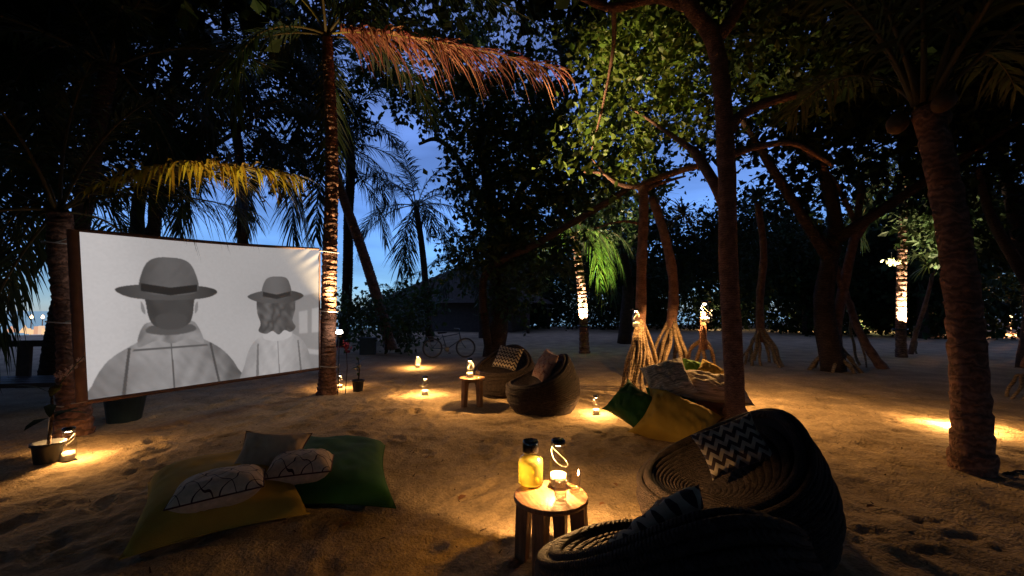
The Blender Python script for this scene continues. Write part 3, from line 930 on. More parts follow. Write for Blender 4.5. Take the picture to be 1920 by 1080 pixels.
FT = [tree('forest tree', (0, 0, 0), *generic_tree(s, H, W), 95, .42, s, M['leaf_dark'], 'trees of the far forest edge', M['bark_dark'], 'forest_tree') for s, H, W in ((201, 9, 4.2), (202, 11, 4.6), (203, 8, 4.4))]
spots = [(1.5, 44), (6.5, 40), (12, 43), (17.5, 38), (23, 40), (28, 34), (33, 36), (41, 39), (15, 50), (26, 48), (38, 44), (4, 52), (24, 25), (9, 33), (26, 28.5), (20, 29), (44, 38), (34, 50)]
back = [(-20, -6), (-14, -13), (-7, -17), (1, -18), (9, -17), (16, -13), (20, -6), (21, 3), (-22, 3), (24, 11)]
words = {0: 'bushy dark tree', 1: 'tall dark tree', 2: 'low broad dark tree'}
def tree_label(i, x, y):
    px = 960 + 800 * x / y
    where = ('behind the uplit middle palm' if px < 1130 else 'behind the prop-rooted trees' if px < 1300 else 'behind the slender tree' if px < 1430 else 'left of the dark screw pine' if px < 1560
             else 'behind the uplit right palm' if px < 1720 else 'behind the thick right palm' if px < 1900 else 'beyond the right edge')
    return words[i % 3] + (' at the forest edge ' if y < 42 else ' deep in the forest ') + where
for i, (x, y) in enumerate(spots):
    t = FT[i % 3] if i < 3 else copy_tree(FT[i % 3])
    t.location = (x, y, 0); t.rotation_euler = (0, 0, i * 1.7)
    t.scale = (1, 1, 1 + .2 * math.sin(i * 2.3))
    t['label'] = tree_label(i, x, y)
seen_ = {}
for t in sorted([o for o in COL.objects if o.name.startswith('forest_tree')], key=lambda o: o.location.y):
    k_ = seen_.get(t['label'], 0); seen_[t['label']] = k_ + 1
    if k_: t['label'] = t['label'] + (', the farther one' if k_ == 1 else ', the farthest one')
for i, (x, y) in enumerate(back):
    t = copy_tree(FT[i % 3]); t.location = (x, y, 0); t.rotation_euler = (0, 0, i * 2.1); t.scale = (1.25, 1.25, 1.1)
    t['label'] = 'unseen dark tree added behind or beside the viewer to block the sky'; t['group'] = 'unseen trees added to block the sky'
# shrubs closing the forest foot
SH = []
for s in (301, 302):
    r = random.Random(s)
    SH.append(tree('shrub', (0, 0, 0), [([V((0, 0, -.1)), V((.1, 0, .5)), V((0, 0, 1.2))], .05, .02)], [((r.uniform(-1.3, 1.3), r.uniform(-.6, .6), r.uniform(.35, 1.3)), r.uniform(.5, .8)) for _ in range(8)], 190, .2, s, M['leaf_dark'], 'shrubs along the forest foot', M['bark_dark'], 'shrub', 'shrub'))
shr = [(-4.4, 43), (-1.2, 41), (2.2, 38), (5.2, 37), (8.4, 37.5), (11.5, 36), (14.6, 35), (18, 34), (21, 32), (23.6, 30), (26, 27.5), (28, 25), (33, 34.5), (38, 38),
       (0.5, 46), (4, 46), (8, 46), (12, 46), (16, 45), (20, 43), (24, 41), (28, 39), (34, 38), (40, 42)]
ORD = ['leftmost', 'second', 'third', 'fourth', 'fifth', 'sixth', 'seventh', 'eighth', 'ninth', 'tenth', 'eleventh', 'twelfth', 'thirteenth', 'fourteenth']
for i, (x, y) in enumerate(shr):
    t = SH[i] if i < 2 else copy_tree(SH[i % 2])
    t.location = (x, y, 0); t.rotation_euler = (0, 0, i * .4)
    f = i >= 14
    t.scale = (1.7, 1.35, (2.3 if f else 1.3) + .3 * math.sin(i * 1.9))
    j = i - 14 if f else i
    t['label'] = ('tall dark shrub in the back row of the forest foot, ' if f else 'low dark shrub at the front of the forest foot, ') + ORD[j] + ('' if j == 0 else ' from the left')
bsh = leaf_cloud([((r_.uniform(-1, 1), r_.uniform(-.5, .5), r_.uniform(.3, 1.5)), .55) for r_ in [random.Random(4)] for _ in range(9)], 500, .15, 310, M['leaf'])
for (px, py, s, lab) in ((722, 664, 1.35, 'round dark bush in front of the leaning palm stem'), (745, 645, 1.8, 'wide dark bush under the small distant palm'), (690, 640, 1.5, 'dark bush right of the straight palm stem by the sea')):
    t = thing('bush', lab, 'bush', G(px, py))
    o = link('foliage', bsh, t, None, (0, 0, px * .1), s); o['kind'] = 'stuff'
    MB().tube([(0, 0, -.1), (.05, 0, .4), (0, 0, .9)], [.05, .04, .02], 6).build('stem', M['bark_dark'], t)

# ------------------------------------------------------------------ screw pines with prop roots
def strap_tuft(n, L, seed):
    r = random.Random(seed)
    b = MB()
    for k in range(n):
        a, e = r.uniform(0, 6.28), r.uniform(-.3, 1.3)
        d = V((math.cos(a) * math.cos(e), math.sin(a) * math.cos(e), math.sin(e)))
        sd = d.cross(V((0, 0, 1))).normalized() * .022
        l = L * r.uniform(.7, 1.2)
        vs = []
        for t in (0, .35, .7, 1):
            c = d * l * t - V((0, 0, 1)) * l * .5 * t * t
            w = (1 - t ** 2) + .02
            vs += [c - sd * w, c + sd * w]
        b.add(vs, [(0, 1, 3, 2), (2, 3, 5, 4), (4, 5, 7, 6)])
    return b.mesh('leaf_tuft', M['strap'])


TUFT = [strap_tuft(60, .8, 1), strap_tuft(70, .7, 2)]


def screw_pine(label, apex, stems, roots, rr, group='screw pines standing on prop roots', tufts=()):
    """apex: where roots leave the stem; stems: list of (pts,r0,r1); roots: ground points"""
    base = V((apex.x, apex.y, 0))
    t = thing('screw_pine', label, 'tree', base, 0, group)
    for k, (pts, r0, r1) in enumerate(stems):
        sp = [p - base for p in spline(pts, 6)]
        b = MB().tube(sp, lerp_list(r0, r1, len(sp)), 10)
        rn = random.Random(k)
        b.v = [tuple(V(v) + V((rn.gauss(0, 1), rn.gauss(0, 1), rn.gauss(0, 1))) * r0 * .06) for v in b.v]
        b.build('trunk' if k == 0 else 'limb', M['bark_tree'], t)
    for k, (g, bow) in enumerate(roots):
        a = apex + V((0, 0, -.05 * (k % 3))) - base
        g = V(g) - base
        out = V((g.x - a.x, g.y - a.y, 0))
        mid = a.lerp(g, .45) + out * bow * .5 + V((0, 0, bow * .7))
        rq = random.Random(int(abs(apex.x) * 977) + k)
        q1 = rr * rq.uniform(.6, 1.15)
        base_c = bez(a + V((rq.gauss(0, .03), rq.gauss(0, .03), rq.uniform(-.25, .05))), mid + V((rq.gauss(0, .06), rq.gauss(0, .06), rq.gauss(0, .05))), g + V((rq.gauss(0, .05), rq.gauss(0, .05), -.14)), 12)
        w1, w2 = rq.uniform(0, 6), rq.uniform(.008, .025)
        base_c = [p_ + V((math.sin(i_ * .9 + w1), math.cos(i_ * 1.1 + w1), 0)) * w2 * min(1, i_ / 3) for i_, p_ in enumerate(base_c)]
        MB().tube(base_c, [q1 * (1 + .12 * math.sin(i_ * 1.7 + w1)) for i_ in range(13)], 8).build('prop_root', M['root'], t)
    for k, p in enumerate(tufts):
        link('leaf_tuft', TUFT[k % 2], t, p - base, (0, 0, k))
    return t


def around(c, n, r0, seed, a0=0):
    r = random.Random(seed)
    return [(V((c.x + r0 * r.uniform(.6, 1.1) * math.cos(a0 + 6.28 * k / n + r.uniform(-.2, .2)), c.y + r0 * r.uniform(.6, 1.1) * math.sin(a0 + 6.28 * k / n + r.uniform(-.2, .2)), 0)), r.uniform(.05, .3)) for k in range(n)]


ap1 = P(1200, 590, 8.0)
screw_pine('screw pine with a straight stem and a lamp lit cone of prop roots', ap1, [
    ([ap1 + V((0, 0, -.4)), P(1203, 500, 8.0), P(1207, 400, 8.0), P(1205, 345, 8.0)], .10, .085),
    ([P(1205, 348, 8), P(1260, 325, 8), P(1320, 308, 7.6)], .08, .05),
    ([P(1205, 352, 8), P(1160, 345, 8.1), P(1130, 325, 8.2), P(1095, 322, 8.2)], .055, .02),
    ([P(1130, 325, 8.2), P(1120, 310, 8.2), P(1110, 298, 8.2)], .03, .01),
    ([P(1205, 360, 8), P(1235, 345, 8), P(1285, 330, 8.4)], .05, .02),
    ([P(1203, 420, 8), P(1165, 415, 8.1), P(1115, 428, 8.1)], .03, .012)],
    [(G(1158, 762), .12), (G(1168, 766), .02), (G(1180, 768), .0), (G(1192, 765), .03), (G(1205, 762), .0), (G(1217, 758), .03), (G(1228, 752), .02), (G(1238, 742), .0), (G(1250, 735), .1), (G(1175, 740), .05), (G(1215, 728), .05), (G(1188, 735), .03), (G(1163, 752), .08), (G(1172, 758), .0), (G(1199, 766), .02), (G(1211, 764), .05), (G(1223, 757), .0), (G(1233, 748), .06), (G(1243, 738), .03), (G(1182, 757), .05)], .034,
    tufts=())
ap2 = P(1258, 588, 9.2)
screw_pine('screw pine leaning left behind the lamp lit root cone', ap2, [
    ([ap2 + V((0, 0, -.4)), P(1262, 520, 9.2), P(1240, 420, 9.3), P(1222, 370, 9.4)], .11, .09)],
    around(ap2, 12, .62, 3), .045, tufts=(P(1222, 365, 9.4), P(1280, 400, 10)))
ap3 = P(1318, 618, 7.7)
screw_pine('low arching prop roots carrying a lantern behind the cushion pile', ap3, [
    ([ap3 + V((0, 0, -.35)), ap3 + V((0, 0, -.1)), P(1318, 585, 7.7)], .075, .05)],
    [(G(1262, 728), .3), (G(1356, 730), .34), (G(1350, 712), .3), (G(1292, 735), .2), (G(1328, 742), .25), (G(1275, 712), .3)], .036)
# roots of the slender tree
for k, (px, py) in enumerate(((1345, 806), (1362, 822), (1392, 822), (1412, 805), (1335, 795))):
    g = G(px, py) - tb
    a = P(1378, 748, Yb) - tb
    MB().tube(bez(a, a.lerp(g, .5) + V((0, 0, .08)), g * 1.15 + V((0, 0, -.1)), 8), lerp_list(.04, .05, 9), 7).build('prop_root', M['bark_tree'], slender)

ap4 = P(1565, 640, 11.6)
screw_pine('dark forked screw pine with a skirt of roots in the middle right', ap4, [
    ([ap4 + V((0, 0, -.6)), P(1570, 600, 11.6), P(1590, 500, 11.6), P(1605, 430, 11.6), P(1615, 350, 11.7)], .15, .08),
    ([P(1580, 545, 11.6), P(1560, 480, 11.5), P(1540, 440, 11.4)], .08, .04),
    ([P(1600, 460, 11.6), P(1640, 400, 11.6), P(1690, 370, 11.4), P(1740, 345, 11.2)], .07, .04),
    ([P(1605, 420, 11.6), P(1570, 350, 11.5), P(1530, 300, 11.3), P(1490, 270, 11)], .07, .04)],
    around(ap4, 9, .7, 7), .05, tufts=(P(1540, 440, 11.4), P(1615, 340, 11.7), P(1500, 275, 11)))
ap5 = P(1600, 590, 12.2)
screw_pine('leaning dark root stem right of the forked screw pine', ap5, [
    ([G(1662, 692) + V((0, 0, -.1)), P(1640, 670, 12), P(1610, 620, 12.1), P(1590, 560, 12.2), P(1572, 500, 12.4)], .14, .06)],
    [(G(1628, 690), .05), (G(1612, 684), .05)], .04)
ap6 = P(1425, 610, 13)
screw_pine('dark clump of roots right behind the slender tree', ap6, [
    ([ap6 + V((0, 0, -.5)), P(1425, 560, 13), P(1432, 470, 13), P(1420, 380, 13)], .12, .09)],
    around(ap6, 10, .75, 9), .05, tufts=(P(1420, 370, 13),))
ap7 = P(1712, 610, 15.9)
screw_pine('thin dark stem slanting beside the uplit right palm', ap7, [
    ([G(1706, 664) + V((0, 0, -.1)), P(1716, 630, 15.9), P(1738, 560, 15.9), P(1752, 500, 15.9)], .1, .05)],
    [(G(1722, 663), .05)], .04, tufts=(P(1725, 480, 15.6), P(1740, 500, 15.4)))
ap8 = P(1925, 690, 8.0)
screw_pine('dark arching roots at the right edge of the view', ap8, [
    ([ap8, P(1940, 640, 8), P(1960, 500, 8)], .09, .08)], [(G(1875, 742), .2), (G(1898, 748), .2), (G(1920, 750), .1)], .035)

# ------------------------------------------------------------------ movie screen
A, Bq, Cq, D = P(147, 433, 5.35), P(598, 468, 8.25), P(598, 690, 8.25), P(164, 752, 5.35)   # tl tr br bl
scr = thing('movie_screen', 'large white cloth movie screen strung between two palms showing a grey picture', 'screen', (D + Cq) / 2)
base_s = V(scr.location)
NU, NV = 480, 310
u, v = np.meshgrid(np.linspace(0, 1, NU + 1), np.linspace(0, 1, NV + 1))     # v from top to bottom
An, Bn, Cn, Dn = [np.array(q - base_s) for q in (A, Bq, Cq, D)]
pos = (An[None, None] * ((1 - u) * (1 - v))[..., None] + Bn * (u * (1 - v))[..., None] + Cn * (u * v)[..., None] + Dn * ((1 - u) * v)[..., None])
nrm = np.cross(Bn - An, Dn - An); nrm /= np.linalg.norm(nrm)
sag = 0.05 * np.sin(np.pi * u) * np.sin(np.pi * v) + 0.008 * np.sin(u * 23 + v * 5) * v + 0.02 * np.exp(-((u - 1) ** 2 + v ** 2) / .02) * np.sin((u + v) * 60)
pos = pos + nrm * sag[..., None]
pos[..., 2] -= 0.03 * np.sin(np.pi * u) * (1 - v)
# the picture: a plain stand-in, two anonymous figures in plain hats seen from behind
asp = 1.55
px_, py_ = u * asp, v


def poly(pts, blur=1, smooth=True):
    """soft mask of a closed outline given in picture units"""
    if smooth:
        q = [V((x, y, 0)) for x, y in pts]
        m_ = len(q); out = []
        for i in range(m_):
            a, b, c, d = q[i - 1], q[i], q[(i + 1) % m_], q[(i + 2) % m_]
            for k in range(5):
                t = k / 5
                out.append(.5 * ((2 * b) + (c - a) * t + (2 * a - 5 * b + 4 * c - d) * t * t + (3 * b - a - 3 * c + d) * t ** 3))
        pts = [(p.x, p.y) for p in out]
    ins = np.zeros(px_.shape, bool)
    for (x0, y0), (x1, y1) in zip(pts, pts[1:] + pts[:1]):
        if y0 == y1: continue
        ins ^= ((y0 > py_) != (y1 > py_)) & (px_ < (x1 - x0) * (py_ - y0) / (y1 - y0) + x0)
    m_ = ins.astype(float)
    for _ in range(blur):
        p = np.pad(m_, 1, mode='edge')
        m_ = (p[1:-1, 1:-1] * 4 + p[:-2, 1:-1] + p[2:, 1:-1] + p[1:-1, :-2] + p[1:-1, 2:]) / 8
    return m_


lum = 0.52 - 0.13 * u + .05 * vnoise(px_, py_, .35, 5) + 0.08 * np.exp(-((u - .05) ** 2) / .02)
def put(mask, val):
    global lum
    lum = lum * (1 - mask) + val * mask
# blurred pale building shapes far behind
put(poly([(1.30, .40), (1.60, .36), (1.60, 1.05), (1.30, 1.05)], 14, False) * .8, .22)
put(poly([(1.36, .52), (1.44, .51), (1.44, .70), (1.36, .70)], 8, False), .40)
put(poly([(1.48, .50), (1.56, .49), (1.56, .70), (1.48, .70)], 8, False), .42)
put(poly([(1.30, .80), (1.60, .86), (1.60, .90), (1.30, .84)], 8, False), .42)
grain = .05 * vnoise(px_, py_, .012, 31)
fold = vnoise(px_ + .5 * py_, py_ * .3, .055, 9) + .6 * vnoise(px_ - .6 * py_, py_ * .5, .03, 10)
fold2 = vnoise(px_ - .4 * py_, py_ * .25, .05, 19) + .6 * vnoise(px_ + .7 * py_, py_ * .5, .03, 20)
# larger figure seen from behind: heavy coat, raised collar, round hat
coat = poly([(-0.010, 1.080), (0.020, 0.920), (0.100, 0.780), (0.230, 0.690), (0.330, 0.640), (0.530, 0.640), (0.640, 0.690), (0.760, 0.780), (0.850, 0.920), (0.880, 1.080)])
put(coat, np.clip(.20 + .10 * fold + .11 * np.cos((px_ - .38) * 5), .05, .42))
for pts, val in (([(0.200, 0.710), (0.215, 0.710), (0.170, 1.050), (0.150, 1.050)], .08), ([(0.665, 0.710), (0.680, 0.710), (0.730, 1.050), (0.715, 1.050)], .08), ([(0.427, 0.700), (0.435, 0.700), (0.438, 1.050), (0.427, 1.050)], .09),
                 ([(0.230, 0.720), (0.650, 0.720), (0.660, 0.735), (0.220, 0.735)], .11)):
    put(poly(pts, 1, False) * coat, val)
put(poly([(0.250, 0.710), (0.280, 0.580), (0.350, 0.550), (0.530, 0.550), (0.590, 0.580), (0.630, 0.710), (0.530, 0.675), (0.440, 0.700), (0.350, 0.675)]), np.clip(.26 + .16 * fold2, .1, .4))
put(poly([(0.300, 0.620), (0.330, 0.575), (0.440, 0.590), (0.550, 0.575), (0.580, 0.620), (0.440, 0.645)], 2), .10)
put(poly([(0.315, 0.300), (0.305, 0.450), (0.330, 0.560), (0.390, 0.595), (0.490, 0.595), (0.550, 0.560), (0.575, 0.450), (0.565, 0.300)]), np.clip(.06 + .02 * fold2, .02, .11))
put(poly([(0.350, 0.530), (0.390, 0.500), (0.490, 0.500), (0.530, 0.530), (0.500, 0.600), (0.380, 0.600)], 2), .075)
put(poly([(0.290, 0.440), (0.275, 0.420), (0.280, 0.480), (0.300, 0.500)]), .24); put(poly([(0.585, 0.440), (0.602, 0.420), (0.598, 0.480), (0.580, 0.500)]), .24)
put(poly([(0.150, 0.345), (0.230, 0.315), (0.430, 0.300), (0.650, 0.315), (0.730, 0.350), (0.650, 0.395), (0.430, 0.410), (0.230, 0.395)]), np.clip(.062 + .03 * np.cos((px_ - .4) * 7), .02, .1))
put(poly([(0.280, 0.350), (0.290, 0.220), (0.340, 0.140), (0.440, 0.120), (0.540, 0.140), (0.590, 0.220), (0.600, 0.350), (0.440, 0.375)]), np.clip(.085 + .05 * np.cos((px_ - .45) * 9) + .03 * fold2, .03, .16))
put(poly([(0.280, 0.300), (0.440, 0.325), (0.600, 0.300), (0.600, 0.350), (0.440, 0.378), (0.280, 0.350)], 1, False), .022)
# smaller figure seen from behind: light jacket, wavy dark hair, small round hat
jac = poly([(0.891, 1.080), (0.903, 0.890), (0.967, 0.750), (1.081, 0.680), (1.259, 0.680), (1.386, 0.750), (1.462, 0.890), (1.475, 1.080)])
put(jac, np.clip(.34 + .10 * fold2 + .10 * np.cos((px_ - 1.12) * 8), .12, .52))
for pts, val in (([(1.005, 0.750), (1.018, 0.750), (1.005, 1.042), (0.980, 1.042)], .17), ([(1.341, 0.750), (1.354, 0.750), (1.386, 1.042), (1.367, 1.042)], .15), ([(1.170, 0.712), (1.178, 0.712), (1.179, 1.042), (1.170, 1.042)], .2)):
    put(poly(pts, 1, False) * jac, val)
put(poly([(1.056, 0.712), (1.094, 0.642), (1.246, 0.642), (1.291, 0.712), (1.170, 0.743)]), .5)
put(poly([(1.043, 0.369), (1.011, 0.496), (1.037, 0.597), (1.018, 0.655), (1.081, 0.680), (1.132, 0.661), (1.183, 0.693), (1.234, 0.661), (1.284, 0.680), (1.329, 0.642), (1.303, 0.585), (1.329, 0.483), (1.297, 0.369)]), np.clip(.06 + .16 * np.abs(fold), .02, .17))
put(poly([(0.941, 0.388), (1.030, 0.350), (1.170, 0.337), (1.322, 0.350), (1.405, 0.388), (1.322, 0.432), (1.170, 0.445), (1.030, 0.432)]), np.clip(.07 + .03 * np.cos((px_ - 1.1) * 9), .03, .1))
put(poly([(1.056, 0.381), (1.068, 0.280), (1.119, 0.235), (1.234, 0.235), (1.278, 0.280), (1.291, 0.381), (1.170, 0.407)]), np.clip(.10 + .05 * np.cos((px_ - 1.15) * 12), .04, .16))
put(poly([(1.056, 0.350), (1.170, 0.375), (1.291, 0.350), (1.291, 0.388), (1.170, 0.411), (1.056, 0.388)], 1, False), .03)
lum = lum * (1 + 1.2 * grain)
# shine painted into the picture's upper right corner
lum = lum + .18 * np.exp(-((u - 1) ** 2 / .006 + (v - .06) ** 2 / .012))
lum = np.clip(lum, .012, .85)
sm = np_mesh('picture', pos.reshape(-1, 3), (lambda i: np.stack([i[:-1, :-1], i[:-1, 1:], i[1:, 1:], i[1:, :-1]], -1).reshape(-1, 4))(np.arange((NU + 1) * (NV + 1)).reshape(NV + 1, NU + 1)), None or M['hem'])
ca = sm.color_attributes.new('picture', 'FLOAT_COLOR', 'POINT')
rgba = np.stack([lum, lum * .945, lum * .94, np.ones_like(lum)], -1).reshape(-1).astype(np.float32)
ca.data.foreach_set('color', rgba)
pm = bpy.data.materials.new('glowing_picture'); pm.use_nodes = True
n, l = pm.node_tree.nodes, pm.node_tree.links
at_ = n.new('ShaderNodeAttribute'); at_.attribute_name = 'picture'
pb = n['Principled BSDF']; pb.inputs['Roughness'].default_value = .9; pb.inputs['Base Color'].default_value = (.06, .06, .06, 1)
l.new(at_.outputs['Color'], pb.inputs['Emission Color']); pb.inputs['Emission Strength'].default_value = .82  # the cloth glows by itself in place of a projector beam
sm.materials.clear(); sm.materials.append(pm)
link('picture', sm, scr)
def hem(p, q, w, inward, k=14):
    b = MB()
    vs, fs = [], []
    for i in range(k + 1):
        t = i / k
        c = p.lerp(q, t) - base_s
        c.z -= 0 if inward[2] > -.5 else .03 * math.sin(math.pi * t)
        nn = V(nrm)
        i_ = V(inward) * w
        wob = .006 * math.sin(t * 31)
        vs += [c - i_ * .5 + nn * (.02 + wob), c + i_ * .5 + nn * (.02 + wob), c + i_ * .5 - nn * .012, c - i_ * .5 - nn * .012]
    for i in range(k):
        for j in range(4):
            fs.append((i * 4 + j, i * 4 + (j + 1) % 4, i * 4 + 4 + (j + 1) % 4, i * 4 + 4 + j))
    return b.add(vs, fs).build('hem', M['hem'], scr)
ew = (Bq - A).normalized()
hem(A - ew * .05 + V((0, 0, .01)), D - ew * .05, .11, tuple(ew))
hem(A + V((0, 0, .012)), Bq + V((0, 0, .012)), .045, (0, 0, -1))
hem(D + V((0, 0, -.012)), Cq + V((0, 0, -.012)), .05, (0, 0, 1))
hem(Bq + ew * .01, Cq + ew * .01, .03, tuple(-ew))
for (p, palm_p) in ((A, P(118, 458, YL)), (A.lerp(D, .52), P(126, 604, YL)), (D, P(128, 756, YL)), (Bq, P(616, 474, Ys)), (Bq.lerp(Cq, .56), P(616, 584, Ys)), (Cq, P(616, 686, Ys))):
    a, q = p - base_s, palm_p - base_s
    b = MB().tube(bez(a, (a + q) / 2 + V((0, 0, -.015)), q + V((0, -.12, 0)), 6), .009, 6)
    ang = [(q.x + .195 * math.cos(k * .524), q.y + .195 * math.sin(k * .524), q.z + .012 * math.sin(k)) for k in range(12)]
    b.ring(ang, .009, 6)
    b.build('tie_cord', M['cord'], scr)
MB().tube(bez(P(128, 756, YL) - base_s + V((0, -.2, 0)), P(124, 775, YL) - base_s + V((0, -.2, 0)), P(123, 800, YL) - base_s + V((0, -.2, 0)), 5), .011, 6).build('tie_cord', M['cord'], scr)

# ------------------------------------------------------------------ lanterns
WARM = (1.0, 0.53, 0.18)
def lathe_mesh(name, prof, m, n=20):
    return MB().lathe(prof, n).mesh(name, m)
J_GLASS = lathe_mesh('glass_jar', [(.001, .004), (.048, .004), (.054, .015), (.055, .10), (.052, .16), (.040, .195), (.038, .235), (.041, .24)], M['glass'])
J_BASE = lathe_mesh('frosted_base', [(.001, .008), (.044, .008), (.047, .02), (.046, .075), (.001, .08)], M['wax'])
J_LID = lathe_mesh('lid', [(.001, .246), (.036, .246), (.043, .250), (.043, .268), (.034, .276), (.001, .277)], M['black'])
J_LED = lathe_mesh('led', [(.001, .236), (.017, .237), (.02, .242), (.001, .2435)], M['led'])
hb = MB().tube([(.043 * math.cos(a), .043 * math.sin(a) * 1.1 - .03 * math.sin(a / 2), .225 - .11 * math.sin(a / 2)) for a in [k * math.pi / 8 for k in range(17)]], .0016, 5)
J_HANDLE = hb.mesh('wire_handle', M['metal'])
J_TAG = MB().add([(-.03, -.012, .255), (-.03, .012, .255), (-.075, .016, .268), (-.075, -.014, .262), (-.105, .006, .250), (-.105, -.008, .248)], [(0, 1, 2, 3), (3, 2, 4, 5)]).mesh('paper_tag', M['beige'])


def jar_lantern(label, loc, power, s=1.0, rz=0.0, group='solar jar lanterns', light_z=.233, led=True):
    t = thing('jar_lantern', label, 'lantern', loc, rz, group)
    t.scale = (s, s, s)
    for nm, me in (('glass_jar', J_GLASS), ('frosted_base', J_BASE), ('lid', J_LID), ('led', J_LED), ('wire_handle', J_HANDLE), ('paper_tag', J_TAG)):
        link(nm, me, t)
    pl = bpy.data.lights.new('lantern_light', 'AREA')      # flat panel under the lid, shining down
    pl.shape = 'DISK'; pl.size = .034 * s
    pl.energy = power * LAMP; pl.color = WARM
    link('lantern_light', pl, t, (0, 0, light_z))
    return t


TOPZ = .44
near_c = V((.246, 2.77, 0))
far_c = G(885, 763); far_c.z = ground_z(far_c.x, far_c.y)
def on_table(px, py, z): return G(px, py, z)
nj = G(1047, 912, TOPZ + .001)
jar_lantern('glass jar lantern shining on the near round table between bottle and tumbler', nj, 13, 1.12, 2.6)
fj = V((far_c.x - .04, far_c.y - .02, .491))
jar_lantern('glowing jar lantern on the far round table beside the round chairs', fj, 7.0, 1.15, 1.0)
for (px, py, pw, s, lab) in ((783, 690, 8, 1.25, 'small glowing jar lantern on the sand farthest back before the bicycle'),
                             (797, 741, 9, 1.3, 'small glowing jar lantern on the sand left of the far table'),
                             (1118, 777, 7, 1.05, 'small glowing jar lantern on the sand left of the cushion pile'),
                             (637, 727, 6, 1.1, 'jar lantern at the foot of the tall screen palm'),
                             (126, 862, 7, 1.3, 'jar lantern on the sand beside the potted plant at far left')):
    g = G(px, py); g.z = ground_z(g.x, g.y)
    jar_lantern(lab, g, pw, s, px * .7)
jar_lantern('jar lantern hanging on the root cone of the straight screw pine', P(1189, 613, 7.75) + V((0, -.12, 0)), 4, 1.2, .4)
jar_lantern('jar lantern hanging on top of the low arching roots', P(1322, 606, 7.55), 42.0, 1.45, 2.2)
# ground lamp behind the thick right palm
gl = G(1788, 800); gl.z = ground_z(gl.x, gl.y)
jar_lantern('ground lantern half hidden behind the thick right palm', gl + V((.03, 0, 0)), 30.0, .75, 1.3)

# spot beside the screen palm
sp = P(636, 628, 8.2)
t = thing('garden_spotlight', 'bright garden spotlight on a stake right of the tall screen palm', 'lamp', (sp.x, sp.y, 0))
MB().tube([(0, 0, -.1), (0, 0, sp.z - .04)], .012, 6).build('stake', M['black'], t)
MB().lathe([(.03, sp.z - .05), (.045, sp.z - .04), (.05, sp.z + .02), (.046, sp.z + .025)], 14).build('lamp_head', M['black'], t)
MB().lathe([(.001, sp.z + .022), (.045, sp.z + .026), (.062, sp.z + .05), (.045, sp.z + .085), (.001, sp.z + .10)], 14).build('lens', M['spotlens'], t)
for aim, en, cone in ((P(1115, 250, 8.4), 2000, 30), (P(470, 300, 4.9), 520, 36), (P(625, 120, 8.2), 330, 75), (P(870, 110, 7.7), 330, 44)):   # added beams brightening foliage: into the trees, at the left palm, two up its own
    pl = bpy.data.lights.new('spot_light', 'SPOT'); pl.energy = en * LAMP; pl.color = (1, .70, .36); pl.spot_size = R(cone); pl.spot_blend = .9; pl.shadow_soft_size = .03
    o = link('spot_light', pl, t, (0, -.02, sp.z + .13)); o.rotation_euler = (aim - V((sp.x, sp.y, 0)) - V(o.location)).to_track_quat('-Z', 'Y').to_euler()
t = thing('flowering_plant', 'small pink flowering plant below the bright garden spotlight', 'plant', (sp.x + .08, sp.y + .15, 0))
b = MB()
rf = random.Random(3)
for k in range(16):
    c = V((rf.gauss(0, .10), rf.gauss(0, .06), .88 + rf.gauss(0, .06))); s = .05
    d1, d2 = V((rf.gauss(0, 1), rf.gauss(0, 1), rf.gauss(0, 1))).normalized() * s, V((rf.gauss(0, 1), rf.gauss(0, 1), rf.gauss(0, 1))).normalized() * s
    b.add([c - d1, c - d2, c + d1, c + d2], [(0, 1, 2, 3)])
b.build('petals', M['pink'], t)['kind'] = 'stuff'
MB().tube([(0, 0, -.05), (.03, 0, .5), (0, 0, .9)], .008, 5).build('stem', M['bark_dark'], t)

# ------------------------------------------------------------------ stool tables
def stool_table(label, loc, h, r, rz, n_leg=4):
    t = thing('stool_table', label, 'table', loc, rz, 'low round wooden stool tables')
    MB().lathe([(.001, h - .034), (r - .012, h - .034), (r, h - .026), (r, h - .008), (r - .008, h), (.001, h)], 40).build('table_top', M['wood'], t)
    for k in range(n_leg):
        a = 6.283 * k / n_leg + .78
        c0 = V((math.cos(a), math.sin(a), 0))
        b = MB()
        sd = V((-c0.y, c0.x, 0))
        vs = []
        for (z, ro, w, dth) in ((-.03, r * .86, .034, .036), (.02, r * .86, .036, .038), (h * .6, r * .80, .044, .042), (h - .036, r * .76, .046, .044)):
            m_ = c0 * ro + V((0, 0, z))
            vs += [m_ - sd * w - c0 * dth, m_ + sd * w - c0 * dth, m_ + sd * w * .8 + c0 * dth, m_ - sd * w * .8 + c0 * dth]
        fs = [(i * 4 + j, i * 4 + (j + 1) % 4, i * 4 + 4 + (j + 1) % 4, i * 4 + 4 + j) for i in range(3) for j in range(4)] + [(3, 2, 1, 0), (12, 13, 14, 15)]
        b.add(vs, fs).build('leg', M['wood'], t, False)
    for k in range(2):
        MB().box((0, 0, h - .061), (r * 1.3, .05, .05), .78 + k * 1.5708, .004).build('cross_bar', M['wood'], t, False)
    return t


stool_table('low round wooden table with drinks beside the near round chair', near_c, TOPZ, .235, .35)
stool_table('low round wooden table with a lantern beside the far round chairs', (far_c.x, far_c.y, 0), .49, .215, .1)

